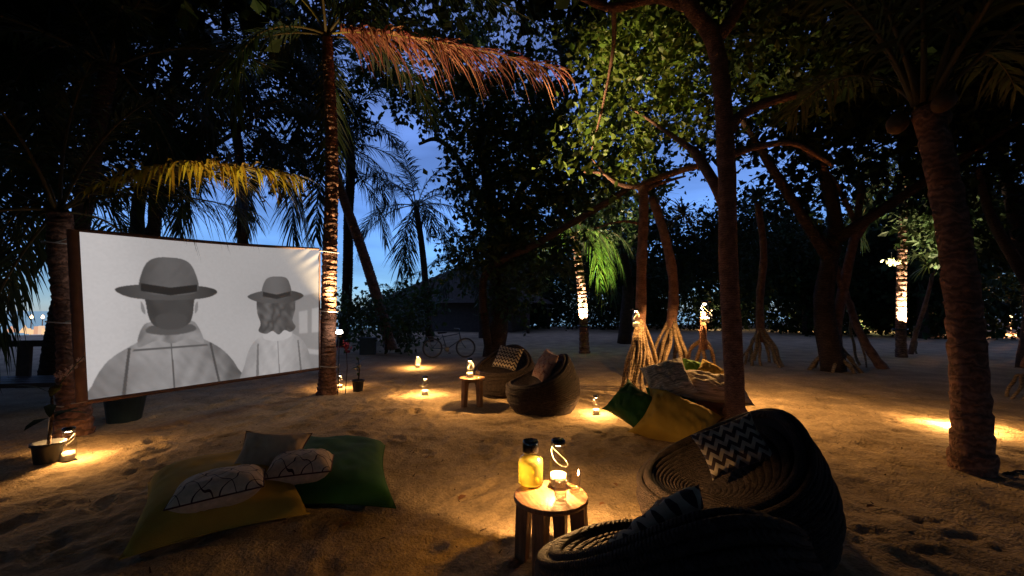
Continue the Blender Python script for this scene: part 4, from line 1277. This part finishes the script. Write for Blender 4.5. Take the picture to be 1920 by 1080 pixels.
# drinks on the near table
bp = G(996, 917, TOPZ + .001); bp.y += .07
t = thing('drink_bottle', 'round-shouldered bottle of yellow citrus drink with black cap on the near table', 'bottle', bp)
MB().lathe([(.001, .002), (.07, .002), (.082, .012), (.085, .03), (.085, .145), (.080, .172), (.064, .192), (.050, .20), (.049, .215)], 32).build('glass', M['glass'], t)
MB().lathe([(.001, .008), (.068, .008), (.0795, .018), (.0815, .032), (.0815, .143), (.077, .168), (.001, .169)], 32).build('drink', M['drink'], t)
MB().lathe([(.001, .2165), (.052, .2165), (.055, .222), (.055, .282), (.050, .292), (.046, .294), (.001, .294)], 32).build('cap', M['black'], t)
for k in range(5):
    a = k * 1.3 + .2
    b = MB().lathe([(.001, -.004), (.024, -.003), (.026, 0), (.024, .003), (.001, .004)], 12)
    m_ = Matrix.Translation((.060 * math.cos(a), .060 * math.sin(a), .04 + .012 * (k % 2))) @ Euler((1.2, .3 * k, a + 1.57)).to_matrix().to_4x4()
    b.v = [tuple(m_ @ V(q)) for q in b.v]
    b.build('fruit_slice', M['fruit'], t)
def tumbler(label, loc, s=1.0):
    t = thing('tumbler', label, 'glass', loc, 0, 'drinking tumblers on the near table')
    t.scale = (s, s, s)
    MB().lathe([(.001, .003), (.034, .003), (.038, .012), (.043, .125), (.041, .125), (.036, .022), (.001, .018)], 24).build('glass', M['glass'], t)
    MB().lathe([(.001, .019), (.034, .021), (.0365, .035), (.001, .036)], 18).build('water', M['glass'], t)
    return t
tumbler('clear tumbler at the right rim of the near table', G(1077, 922, TOPZ + .001))
tumbler('clear tumbler in front of the jar lantern on the near table', G(1051, 938, TOPZ + .001), .95)
# glass and napkin on the far table
t = thing('tumbler', 'small glass beside the lantern on the far table', 'glass', (far_c.x + .09, far_c.y - .05, .491))
MB().lathe([(.001, .003), (.034, .003), (.043, .11), (.041, .11), (.001, .02)], 18).build('glass', M['glass'], t)

# ------------------------------------------------------------------ coiled rope chairs
def chair_parts():
    parts = []
    nseg = 56
    ROUT = [(0, .40), (.08, .49), (.2, .555), (.36, .585), (.5, .575), (.62, .54), (.75, .485), (.93, .40)]
    def rout(z):
        for (a, ra), (b, rb) in zip(ROUT, ROUT[1:]):
            if z <= b: return ra + (rb - ra) * (z - a) / (b - a)
        return ROUT[-1][1]
    def rim(th):
        c = (1 + math.cos(th)) / 2          # back at th = 0
        return .45 + .49 * c ** 1.55
    n_out = 22
    rg = random.Random(2)
    for i in range(n_out):
        s0 = (i + .5) / n_out
        pts, sq = [], []
        ph = rg.uniform(0, 6)
        for k in range(nseg):
            th = 2 * math.pi * k / nseg
            H = rim(th)
            z = H * s0
            rr = rout(z) + .006 * math.sin(3 * th + ph)
            z += .004 * math.sin(2 * th + ph * 3)
            pts.append(V((rr * math.cos(th), rr * math.sin(th), z)))
            hv = H / n_out * .56
            sq.append((.024, hv))
        parts.append(('rope_coil', MB().ring(pts, 0, 8, sq).mesh('rope_coil', M['rope'])))
    # rim roll and the coils of the scooped inside
    n_in = 14
    for i in range(n_in):
        f = (i + .2) / n_in
        pts, sq = [], []
        for k in range(nseg):
            th = 2 * math.pi * k / nseg
            H = rim(th)
            r0 = rout(H) - .035
            g = f ** .75
            z = H + .01 - (H - .41) * (1 - (1 - g) ** 1.8)
            cx = -.20 * g
            rr = r0 * (1 - g) ** .85 * 1.0 + .0
            pts.append(V((cx + rr * math.cos(th), rr * math.sin(th), z)))
            w = .5 * 1.15 * max(.03, max(0, H - .41) * .13 + r0 / n_in * .55)
            sq.append((w if i else .030, min(w, .034) if i else .030))
        parts.append(('rope_coil', MB().ring(pts, 0, 8, sq).mesh('rope_coil', M['rope'])))
    # shell beneath the coils
    b = MB(); vs, fs = [], []
    for i in range(9):
        s0 = i / 8
        for k in range(nseg):
            th = 2 * math.pi * k / nseg; z = rim(th) * s0 * .98 + .01; rr = rout(z) - .022
            vs.append((rr * math.cos(th), rr * math.sin(th), z))
    for i in range(9):
        g = (i / 8) ** .75
        for k in range(nseg):
            th = 2 * math.pi * k / nseg; H = rim(th); r0 = rout(H) - .045
            rr = max(.0, r0 * (1 - g) ** .85); z = H - .02 - (H - .40) * (1 - (1 - g) ** 1.8)
            vs.append((-.20 * g + rr * math.cos(th), rr * math.sin(th), z))
    for i in range(17):
        for k in range(nseg):
            k2 = (k + 1) % nseg
            fs.append((i * nseg + k, i * nseg + k2, (i + 1) * nseg + k2, (i + 1) * nseg + k))
    b.add(vs, fs)
    parts.append(('shell', b.mesh('shell', M['core'])))
    return parts


CH = chair_parts()
def rope_chair(label, x, y, back_deg, s=1.0):
    t = thing('rope_chair', label, 'chair', (x, y, ground_z(x, y) - .03), R(back_deg), 'round coiled rope chairs')
    t.scale = (s, s, s)
    for nm, me in CH:
        link(nm, me, t)
    return t


rope_chair('large round coiled rope chair holding a chevron cushion, right of the near table', 1.47, 2.94, 8)
rope_chair('round rope chair cut off by the bottom edge of the picture, seen from behind', .70, 1.92, -80, 1.0)
rope_chair('round rope chair seen from its dark side, right one of the far pair', .50, 7.05, 12)
rope_chair('round rope chair with chevron cushion, left one of the far pair', -.14, 8.35, 62)

# ------------------------------------------------------------------ cushions
def pillow_mesh(name, a, b, th, m, n=26, pinch=.10, power=.55, seed=0, wr=.03):
    r = np.linspace(-1, 1, n + 1)
    U, W = np.meshgrid(r, r)
    x = a * U * (1 - pinch * (1 - np.abs(W) ** 2) * np.abs(U) ** 3 * 1.0)
    y = b * W * (1 - pinch * (1 - np.abs(U) ** 2) * np.abs(W) ** 3 * 1.0)
    h = th * ((1 - U ** 4) * (1 - W ** 4)) ** power
    wrk = (wr * vnoise(U * 3 + seed * 7, W * 3 + 5, .8, seed + 40) + wr * .7 * vnoise(U * 6 + W * 2 + seed, W * 2 - U, .5, seed + 41)) * np.minimum(1, h / th * 1.2) * min(1, th / .09)
    top = np.stack([x, y, h + wrk], -1).reshape(-1, 3); bot = np.stack([x, y, -h + wrk], -1).reshape(-1, 3)
    i = np.arange((n + 1) ** 2).reshape(n + 1, n + 1)
    f = np.stack([i[:-1, :-1], i[:-1, 1:], i[1:, 1:], i[1:, :-1]], -1).reshape(-1, 4)
    me = np_mesh(name, np.concatenate([top, bot]), np.concatenate([f, f[:, ::-1] + len(top)]), m)
    bm = bmesh.new(); bm.from_mesh(me); bmesh.ops.remove_doubles(bm, verts=bm.verts, dist=1e-5); bm.to_mesh(me); bm.free()
    return me


def edge_pts(a, b, pinch, n=10):
    pts = []
    for s in range(4):
        for k in range(n):
            q = -1 + 2 * k / n
            U, W = ((q, -1), (1, q), (-q, 1), (-1, -q))[s]
            pts.append(V((a * U * (1 - pinch * (1 - W * W) * abs(U) ** 3), b * W * (1 - pinch * (1 - U * U) * abs(W) ** 3), 0)))
    return pts


def cushion(label, loc, normal, up, a, b, th, m, group=None, piping=None, seed=0, pinch=.10, power=.55, name='cushion', wr=.03):
    t = thing(name, label, 'cushion', loc, 0, group)
    z = V(normal).normalized(); y = V(up); y = (y - z * y.dot(z)).normalized(); x = y.cross(z)
    t.rotation_euler = Matrix((x, y, z)).transposed().to_euler()
    link('cover', pillow_mesh('cover', a, b, th, m, 36, pinch, power, seed, wr), t)
    if piping:
        MB().ring(edge_pts(a, b, pinch), .006, 5).build('piping', piping, t)
    return t


gcv = 'chevron cushions in the rope chairs'
cushion('black and cream chevron cushion leaning in the large near rope chair', P(1372, 836, 2.92), (-.42, -.80, .42), (-.42, .25, 1), .215, .155, .07, M['chevron'], gcv, seed=1)
cushion('chevron cushion in the rope chair at the bottom edge of the picture', P(1235, 1020, 1.78), (-.45, .75, .45), (-.55, -.45, 1), .24, .20, .08, M['chevron'], gcv, seed=2)
cushion('small chevron cushion in the left one of the far rope chairs', P(952, 671, 8.05), (-.45, -.75, .55), (.25, .2, 1), .27, .23, .08, M['chevron'], gcv, seed=3)
cushion('rose patterned cushion leaning in the right one of the far rope chairs', P(1022, 686, 7.02), (-.80, -.48, .45), (.5, 0, 1), .20, .26, .08, M['trellis_pink'], seed=4)

# the flat lounging pillows on the left
def floor_pillow(label, corners, th, m, seed, name='floor_cushion', power=.42):
    c = [V(q) for q in corners]
    ctr = sum(c, V()) / 4
    t = thing(name, label, 'floor cushion', ctr, 0)
    n = 34
    r = np.linspace(0, 1, n + 1); U, W = np.meshgrid(r, r)
    Q = [np.array(q - ctr) for q in c]
    base = Q[0] * ((1 - U) * (1 - W))[..., None] + Q[1] * (U * (1 - W))[..., None] + Q[2] * (U * W)[..., None] + Q[3] * ((1 - U) * W)[..., None]
    u2, w2 = 2 * U - 1, 2 * W - 1
    h = th * ((1 - u2 ** 4) * (1 - w2 ** 4)) ** power
    wr = .045 * vnoise(U * 3 + seed, W * 3, .7, seed + 60) * h / th + .02 * vnoise(U * 8, W * 8 + seed, .6, seed + 61) * (h / th)
    pin = .10 * (1 - h / th)
    base[..., :2] *= (1 - .10 * ((1 - w2 ** 2) * np.abs(u2) ** 3 + (1 - u2 ** 2) * np.abs(w2) ** 3))[..., None]
    top = base + np.stack([0 * h, 0 * h, h + wr + .02], -1); bot = base + np.stack([0 * h, 0 * h, -0.02 * h], -1)
    top[[0, -1], :, 2] = base[[0, -1], :, 2]; top[:, [0, -1], 2] = base[:, [0, -1], 2]
    i = np.arange((n + 1) ** 2).reshape(n + 1, n + 1)
    f = np.stack([i[:-1, :-1], i[:-1, 1:], i[1:, 1:], i[1:, :-1]], -1).reshape(-1, 4)
    me = np_mesh('cover', np.concatenate([top.reshape(-1, 3), bot.reshape(-1, 3)]), np.concatenate([f, f[:, ::-1] + (n + 1) ** 2]), m)
    link('cover', me, t)
    edge = [V(base[0, k]) for k in range(0, n, 2)] + [V(base[k, n]) for k in range(0, n, 2)] + [V(base[n, k]) for k in range(n, 0, -2)] + [V(base[k, 0]) for k in range(n, 0, -2)]
    MB().ring(edge, .007, 5).build('seam', m, t)
    return t


def gz(px, py, z=.03):
    g = G(px, py, z); return g
floor_pillow('large flat yellow floor cushion on the sand in front of the screen', [gz(224, 1048, .05), gz(580, 962, .05), gz(520, 852, .06), gz(278, 905, .10)], .20, M['yellow'], 1)
floor_pillow('large flat green floor cushion on the sand beside the yellow one', [gz(470, 950, .04), gz(742, 952, .05), gz(722, 835, .05), gz(500, 832, .06)], .17, M['green'], 2)
gt = 'trellis cushions on the floor cushions'
cushion('oval beige trellis cushion lying on the yellow floor cushion', G(412, 914, .29), (-.08, -.02, 1), (-.55, 1, 0), .29, .21, .115, M['trellis'], gt, M['piping'], 5, .02, .8, wr=.012)
cushion('beige trellis cushion lying on the green floor cushion', G(564, 874, .28), (0, -.02, 1), (-.35, 1, 0), .25, .20, .115, M['trellis'], gt, M['piping'], 6, .02, .8, wr=.012)
cushion('plain beige cushion with dark red piping propped up behind the other two', G(508, 850, .34), (.12, -.72, .70), (.0, .5, .8), .29, .20, .07, M['beige'], gt, M['piping'], 7, .14)

# cushion pile under the slender tree
cushion('big green cushion leaning at the left of the pile', P(1193, 765, 5.9), (-.45, -.62, .62), (.62, .1, .75), .40, .30, .22, M['green'], pinch=.24, power=.9, wr=.07, seed=8, name='floor_cushion')
cushion('big yellow cushion at the front of the pile', P(1268, 795, 5.55), (-.12, -.72, .70), (.5, .3, .9), .50, .40, .29, M['yellow'], pinch=.24, power=.9, wr=.08, seed=9, name='floor_cushion')
cushion('pale woven fibre cushion topping the left of the pile', P(1252, 712, 6.0), (-.25, -.75, .60), (-.25, .2, 1), .31, .29, .17, M['woven'], 'woven cushions of the pile', power=.8, wr=.06, seed=10)
cushion('pale woven fibre cushion lying across the right of the pile', P(1335, 727, 6.05), (.05, -.45, .85), (.15, 1, .35), .48, .29, .16, M['woven'], 'woven cushions of the pile', power=.8, wr=.06, seed=11)
cushion('small green cushion peeking out behind the woven ones', P(1305, 694, 6.4), (.1, -.7, .7), (.3, .2, 1), .20, .16, .07, mat('light_green_canvas', (.12, .30, .02), .85, .1), seed=12)
cushion('small yellow cushion peeking out behind the woven ones', P(1332, 697, 6.35), (.1, -.7, .7), (.6, .2, .8), .18, .16, .07, M['yellow'], seed=13)
cushion('green cushion buried under the woven ones', P(1262, 765, 5.95), (-.1, -.7, .7), (.1, .2, 1), .35, .30, .12, M['green'], seed=14, name='floor_cushion')
cushion('brown cushion in the shade at the right of the pile', P(1345, 780, 5.85), (.1, -.6, .8), (.1, .4, 1), .34, .28, .14, mat('brown_canvas', (.22, .10, .05), .85, .1), seed=15, name='floor_cushion')

# ------------------------------------------------------------------ pots, plants, bench, bicycle, hut
def pot(t, r, h, m):
    MB().lathe([(.001, -.03), (r * .72, -.03), (r * .95, h - .03), (r * 1.06, h - .03), (r * 1.06, h), (r * .93, h), (r * .9, h - .05), (.001, h - .06)], 20).build('pot', m, t)
def leafy(t, n, h, L, seed, m, z0):
    r = random.Random(seed)
    for k in range(n):
        a, e = r.uniform(0, 6.28), r.uniform(.1, 1.0)
        d = V((math.cos(a) * math.cos(e), math.sin(a) * math.cos(e), math.sin(e)))
        p = V((0, 0, z0 + h * r.uniform(.2, 1)))
        sd = d.cross(V((0, 0, 1))).normalized() * L * .13
        vs = []
        for q in (0, .4, .8, 1.0):
            c = p + d * L * q - V((0, 0, 1)) * L * .4 * q * q
            w = (.15, 1, .6, .02)[int(q * 3.0 + .01)]
            vs += [c - sd * w, c + sd * w]
        MB().add(vs, [(0, 1, 3, 2), (2, 3, 5, 4), (4, 5, 7, 6)]).build('leaf', m, t)
    MB().tube([(0, 0, z0 - .1), (.02, .01, z0 + h * .5), (0, 0, z0 + h)], [.018, .014, .008], 6).build('stem', M['bark_dark'], t)


g = G(88, 868)
t = thing('potted_plant', 'young potted plant in a dark pot beside the lantern at far left', 'plant', g)
pot(t, .13, .22, M['pot']); leafy(t, 9, .60, .36, 4, M['leaf_dark'], .2)
g = G(671, 733)
t = thing('potted_plant', 'small spindly plant in a black pot right of the tall screen palm', 'plant', g)
pot(t, .12, .22, M['pot']); leafy(t, 16, .42, .2, 6, M['leaf'], .2)
g = G(196, 800)
t = thing('planter', 'large dark blue pot standing behind the lower left of the screen', 'planter', g + V((0, .3, 0)))
pot(t, .26, .42, M['pot_blue'])
g = G(690, 664)
t = thing('planter', 'square dark planter box left of the round bush', 'planter', g)
MB().box((0, 0, .28), (.55, .5, .6), .2, .02).build('box', M['pot_blue'], t, False)
MB().box((0, 0, .585), (.62, .57, .05), .2, .01).build('rim', M['pot_blue'], t, False)

# orchid spray tied to the left palm
o0 = P(128, 700, 5.05)
t = thing('orchid_spray', 'spray of pale orchid flowers in front of the left palm trunk', 'flowers', o0)
MB().tube(bez((-.15, 0, -.22), (.0, 0, .02), (.20, -.03, .20), 8), .005, 5).build('stem', M['strap'], t)
ro = random.Random(8)
for k in range(15):
    c = V((-.15 + .022 * k, ro.gauss(0, .03), -.10 + .019 * k + ro.gauss(0, .03)))
    b = MB()
    for q in range(5):
        a = q * 1.257 + ro.random()
        d = V((math.cos(a), -.35, math.sin(a))) * .032; sd = V((-math.sin(a), 0, math.cos(a))) * .010
        b.add([c, c + d * .5 - sd, c + d, c + d * .5 + sd], [(0, 1, 2, 3)])
    b.build('flower', M['flower'], t)

# bench
bx = G(40, 790); bx = V((-8.3, 7.2, 0))
t = thing('wooden_bench', 'dark heavy timber bench with rail at the left edge', 'bench', bx, R(10))
for k in range(4):
    MB().box((0, -.36 + .24 * k, .42), (2.6, .225, .07), 0, .008).build('seat_plank', M['wood_dark'], t, False)
MB().box((0, .52, 1.02), (2.7, .09, .11), 0, .01).build('back_rail', M['wood_dark'], t, False)
for x in (-1.2, -.3, .6):
    MB().box((x, .52, .60), (.20, .07, .73), 0, .008).build('back_post', M['wood_dark'], t, False)
for x in (-1.15, 1.15):
    for y in (-.35, .38):
        MB().box((x, y, .17), (.12, .12, .43), 0, .01).build('leg', M['wood_dark'], t, False)

# bicycle
g = G(842, 671)
t = thing('bicycle', 'parked bicycle with swept handlebar in the blue dusk behind the lanterns', 'bicycle', g, R(8))
def circ(c, r, n=32): return [V((c[0] + r * math.cos(a), c[1], c[2] + r * math.sin(a))) for a in [6.283 * k / n for k in range(n)]]
def ring_xz(c, r, rad):
    b = MB(); pts = circ(c, r); m_ = len(pts); vs, fs = [], []
    for i, p in enumerate(pts):
        o_ = (p - V(c)).normalized()
        for k in range(6):
            a = k * 1.047; vs.append(p + o_ * math.cos(a) * rad + V((0, 1, 0)) * math.sin(a) * rad)
    for i in range(m_):
        for k in range(6):
            j = (i + 1) % m_; k2 = (k + 1) % 6; fs.append((i * 6 + k, i * 6 + k2, j * 6 + k2, j * 6 + k))
    return b.add(vs, fs)
RW = .34
for cx, nm in ((-.56, 'wheel'), (.56, 'wheel')):
    w = ring_xz((cx, 0, RW), RW - .022, .022).build(nm, M['tyre'], t)
    ring_xz((cx, 0, RW), RW - .055, .01).build('rim', M['metal'], w)
    b = MB()
    for k in range(14):
        a = k * .449; b.tube([(cx, .012 * (-1) ** k, RW), (cx + (RW - .05) * math.cos(a), 0, RW + (RW - .05) * math.sin(a))], .0018, 3)
    b.build('spokes', M['metal'], w)
b = MB()
bb, seat, head, headl = V((-.08, 0, .30)), V((-.24, 0, .80)), V((.34, 0, .82)), V((.39, 0, .62))
rear, front = V((-.56, 0, RW)), V((.56, 0, RW))
for p, q, r_ in ((bb, seat, .016), (bb, headl, .018), (seat + V((.03, 0, -.08)), head, .016), (head + V((0, 0, .06)), headl, .02)):
    b.tube([p, q], r_, 8)
for s in (-.05, .05):
    b.tube([bb, rear + V((0, s, 0))], .01, 6); b.tube([seat + V((.02, 0, -.05)), rear + V((0, s, 0))], .009, 6)
    b.tube(bez(headl, V((.42, s, .5)), front + V((0, s, 0)), 5), .011, 6)
b.build('frame', M['bike'], t)
MB().tube(bez((.16, -.28, 1.0), (.42, -.2, 1.0), (.34, 0, .95), 6) + bez((.34, 0, .95), (.42, .2, 1.0), (.16, .28, 1.0), 6)[1:], .011, 6).build('handlebar', M['metal'], t)
MB().add([(-.40, -.09, .87), (-.40, .09, .87), (-.18, .06, .885), (-.06, .015, .875), (-.06, -.015, .875), (-.18, -.06, .885), (-.38, 0, .81), (-.1, 0, .84)], [(0, 1, 2, 3, 4, 5), (0, 6, 1), (1, 6, 7, 2), (2, 7, 3), (3, 7, 4), (4, 7, 5), (5, 7, 6, 0)]).build('saddle', M['black'], t, False)
b = MB()
for y in (-.06, 0, .06): b.tube([(-.85, y, .72), (-.35, y, .72)], .006, 5)
b.tube([(-.75, .06, .72), (-.56, .06, .34)], .006, 5); b.tube([(-.75, -.06, .72), (-.56, -.06, .34)], .006, 5)
b.build('rack', M['metal'], t)
b = MB(); b.lathe([(.085, -.006), (.09, 0), (.085, .006), (.02, .006)], 20); m_ = Matrix.Translation((bb.x, -.05, bb.z)) @ Matrix.Rotation(1.5708, 4, 'X'); b.v = [tuple(m_ @ V(q)) for q in b.v]
b.tube([bb + V((0, -.06, 0)), bb + V((.1, -.07, -.13))], .008, 6); b.tube([bb + V((0, .06, 0)), bb + V((-.1, .07, .13))], .008, 6)
b.build('crankset', M['metal'], t)
for s in (-1, 1):
    MB().box((bb.x - .1 * s, .11 * s, bb.z + .13 * s), (.09, .08, .02), 0, .004).build('pedal', M['black'], t, False)

# thatched hut
hx = P(880, 600, 36); hx.z = 0
t = thing('thatched_hut', 'distant thatched hut roof between the bush and the leafy tree', 'hut', hx, R(-15))
b = MB(); rr_ = random.Random(1)
for k in range(10):
    f0 = k / 10
    w, d, z = 6.5 * (1 - f0 * .82), 4.5 * (1 - f0 * .95), 2.2 + 3.0 * f0
    w2, d2, z2 = 6.5 * (1 - (f0 + .1) * .82), 4.5 * (1 - (f0 + .1) * .95), 2.2 + 3.0 * (f0 + .1) + .12
    q = [(-w, -d, z), (w, -d, z), (w, d, z), (-w, d, z), (-w2, -d2, z2), (w2, -d2, z2), (w2, d2, z2), (-w2, d2, z2)]
    b.add(q, [(0, 1, 5, 4), (1, 2, 6, 5), (2, 3, 7, 6), (3, 0, 4, 7)])
b.build('roof', M['thatch'], t, False)
MB().box((0, 0, 1.2), (9, 6, 2.5), 0, .02).build('wall', M['wood_dark'], t, False)
for x in (-6, 6):
    for y in (-4.1, 4.1):
        MB().tube([(x, y, -.1), (x, y, 2.5)], .12, 8).build('post', M['wood_dark'], t)

# distant beach dinner lit by paper lanterns
gl_ = 'lit paper lanterns of the far beach dinner'
def paper(px, py, w, h, lab, pyr=False, Yd=29):
    p = G(px, py); p = p * (Yd / p.y) if False else p
    k = p.y / FPX
    t = thing('paper_lantern', lab, 'lantern', p, .3, gl_)
    w, h = w * k, h * k
    if pyr:
        MB().add([(-w / 2, -w / 2, 0), (w / 2, -w / 2, 0), (w / 2, w / 2, 0), (-w / 2, w / 2, 0), (0, 0, h)], [(0, 1, 4), (1, 2, 4), (2, 3, 4), (3, 0, 4), (3, 2, 1, 0)]).build('paper_sides', PAPER[int(px) % 3], t, False)
    else:
        MB().box((0, 0, h / 2), (w * .8, w * .8, h), 0, .01).build('paper_sides', PAPER[int(px) % 3], t, False)
    return t
paper(21, 623, 14, 12, 'glowing paper pyramid lantern, leftmost on the far beach', True)
paper(46, 624, 11, 15, 'glowing paper pyramid lantern left of the row of glowing boxes', True)
for px, py, w, h, lab in ((52, 626, 7, 10, 'small glowing paper box lantern beside the pyramid lantern'), (61, 627, 8, 9, 'low glowing paper box lantern, first of the bright row'), (69, 627, 8, 15, 'tall glowing paper box lantern, second of the bright row'),
                     (77, 627, 8, 16, 'tall glowing paper box lantern, third of the bright row'), (85, 627, 9, 11, 'low glowing paper box lantern, last of the bright row'), (111, 622, 6, 13, 'glowing paper box lantern half hidden behind the left palm')):
    paper(px, py, w, h, lab)
tb_ = G(50, 622); tb_.y += 4
t = thing('dinner_table', 'far low table with a row of candles above the paper lanterns', 'table', tb_)
MB().box((0, 0, .62), (2.0, .9, .06), 0, .01).build('table_top', M['wood_dark'], t, False)
for x in (-.9, .9):
    for y in (-.38, .38): MB().box((x, y, .3), (.08, .08, .6), 0, .01).build('leg', M['wood_dark'], t, False)
for k in range(9):
    x = -.9 + .225 * k
    c = thing('candle', ORD[k] + (' candle' if k == 0 else ' candle from the left') + ' in the row on the far dinner table', 'candle', tb_ + V((x, .1 * math.sin(k), .65)), 0, 'candles on the far dinner table')
    MB().lathe([(.001, 0), (.04, 0), (.04, .1), (.001, .1)], 8).build('wax', M['wax'], c)
    MB().lathe([(.001, .10), (.04, .13), (.03, .19), (.001, .26)], 8).build('flame', M['flame'], c)
for px, py, lab in ((59, 596, 'far lamp on a pole above the row of candles'), (80, 596, 'far lamp on a pole right of the row of candles'), (108, 600, 'far lamp on a pole beside the left palm')):
    p = P(px, py, 34)
    t = thing('pole_lamp', lab, 'lamp', (p.x, p.y, -.2), 0, 'pole lamps of the far beach dinner')
    MB().tube([(0, 0, -.1), (0, 0, p.z + .2)], .03, 6).build('pole', M['wood_dark'], t)
    MB().lathe([(.001, p.z + .1), (.10, p.z + .2), (.08, p.z + .35), (.001, p.z + .45)], 8).build('flame', M['flame'], t)
pl = bpy.data.lights.new('dinner_light', 'POINT'); pl.energy = 40 * LAMP; pl.color = WARM; pl.shadow_soft_size = .3
link('dinner_light', pl, bpy.data.objects['dinner_table'], V((.5, -2.0, 1.2)))

# far lamps on the right
def torch(px, py, h, power, lab, col=(1, .5, .22)):
    p = G(px, py)
    t = thing('post_lamp', lab, 'lamp', p, 0, 'small lamps among the far trees')
    MB().tube([(0, 0, -.1), (0, 0, h)], .03, 6).build('post', M['wood_dark'], t)
    MB().lathe([(.001, h), (.13, h + .03), (.17, h + .28), (.10, h + .46), (.001, h + .5)], 10).build('lamp_glass', M['flame'], t)
    pl = bpy.data.lights.new('post_light', 'POINT'); pl.energy = power * LAMP; pl.color = col; pl.shadow_soft_size = .1
    link('post_light', pl, t, (0, -.34, h + .25))
torch(1896, 628, .8, 700, 'bright orange post lamp far away at the right edge', (1, .45, .2))
torch(1511, 621, .85, 90, 'faint post lamp far away left of the forked screw pine', (1, .75, .4))
torch(1603, 621, .5, 160, 'faint post lamp lighting leaves right of the forked screw pine', (.9, .9, .4))
torch(1335, 618, 1.2, 30, 'tiny lamp in the trees just left of the slender trunk', (1, .8, .5))
torch(1762, 622, .5, 120, 'faint post lamp between the uplit palm and the thick right palm', (.9, .9, .5))

# flower-like hanging lantern on the uplit right palm, pale petals without a glow
p = P(1672, 492, b2.y - .4)
t = thing('hanging_lantern', 'pale flower-like hanging lantern on the uplit right palm', 'planter', p)
b = MB(); rf = random.Random(6)
for k in range(40):
    c = V((rf.gauss(0, .12), rf.gauss(0, .10), rf.gauss(0, .06)))
    d1, d2 = V((rf.gauss(0, 1), rf.gauss(0, 1), rf.gauss(0, 1))).normalized() * .07, V((rf.gauss(0, 1), rf.gauss(0, 1), rf.gauss(0, 1))).normalized() * .06
    b.add([c - d1, c - d2, c + d1, c + d2], [(0, 1, 2, 3)])
b.build('blossoms', mat('pale_blossom', (.75, .78, .45), .7, .1, trans=.4), t)['kind'] = 'stuff'
MB().tube([(0, 0, 0), (0, 0, .34), (.28, .3, .36)], .008, 5).build('bracket', M['metal'], t)

# fallen leaves
fl = random.Random(12)
for k, (px, py) in enumerate(((1196, 795), (800, 860), (1500, 900), (640, 985), (900, 830), (1150, 905), (1640, 950), (1700, 1000), (1135, 940), (860, 930))):
    g = G(px, py); g.z = ground_z(g.x, g.y) + .012
    o = link('fallen_leaf', LEAF[k % 3].copy(), None, g, (fl.uniform(-.2, .2), fl.uniform(-.2, .2), fl.uniform(0, 6)), fl.uniform(.06, .10))
    o.data.materials[0] = M['fallen']
    tag(o, 'small brown fallen leaf on the sand ' + ('left of the cushion pile', 'right of the green floor cushion', 'right of the large near rope chair', 'in front of the green floor cushion', 'in front of the far table', 'between near table and large rope chair', 'farther right of the large near rope chair', 'in front of the thick right palm', 'right beside the near table', 'left of the near table')[k], 'leaf', 'fallen leaves on the sand')

# small bits of twig, leaf and shell strewn over the sand
rd = np.random.default_rng(77)
nb = 900
bx = np.stack([rd.uniform(-6, 7, nb), rd.uniform(1.2, 10, nb)], -1)
vv = []
for (x, y) in bx:
    z = ground_z(x, y) + .004
    a, L, w = rd.uniform(0, 6.28), rd.uniform(.008, .035), rd.uniform(.003, .009)
    d, e = np.array([math.cos(a), math.sin(a), rd.uniform(-.1, .4)]) * L, np.array([-math.sin(a), math.cos(a), 0]) * w
    c = np.array([x, y, z])
    vv += [c - d * .5 - e, c - d * .5 + e, c + d + e * .4 + np.array([0, 0, .006]), c + d - e * .4 + np.array([0, 0, .006])]
tag(link('beach_debris', np_mesh('beach_debris', np.array(vv), np.arange(len(vv)).reshape(-1, 4), mat('debris', (.12, .075, .045), .8, .5, 3, island=.6), False)), 'bits of twig and dry leaf strewn over the sand', 'debris', kind='stuff')
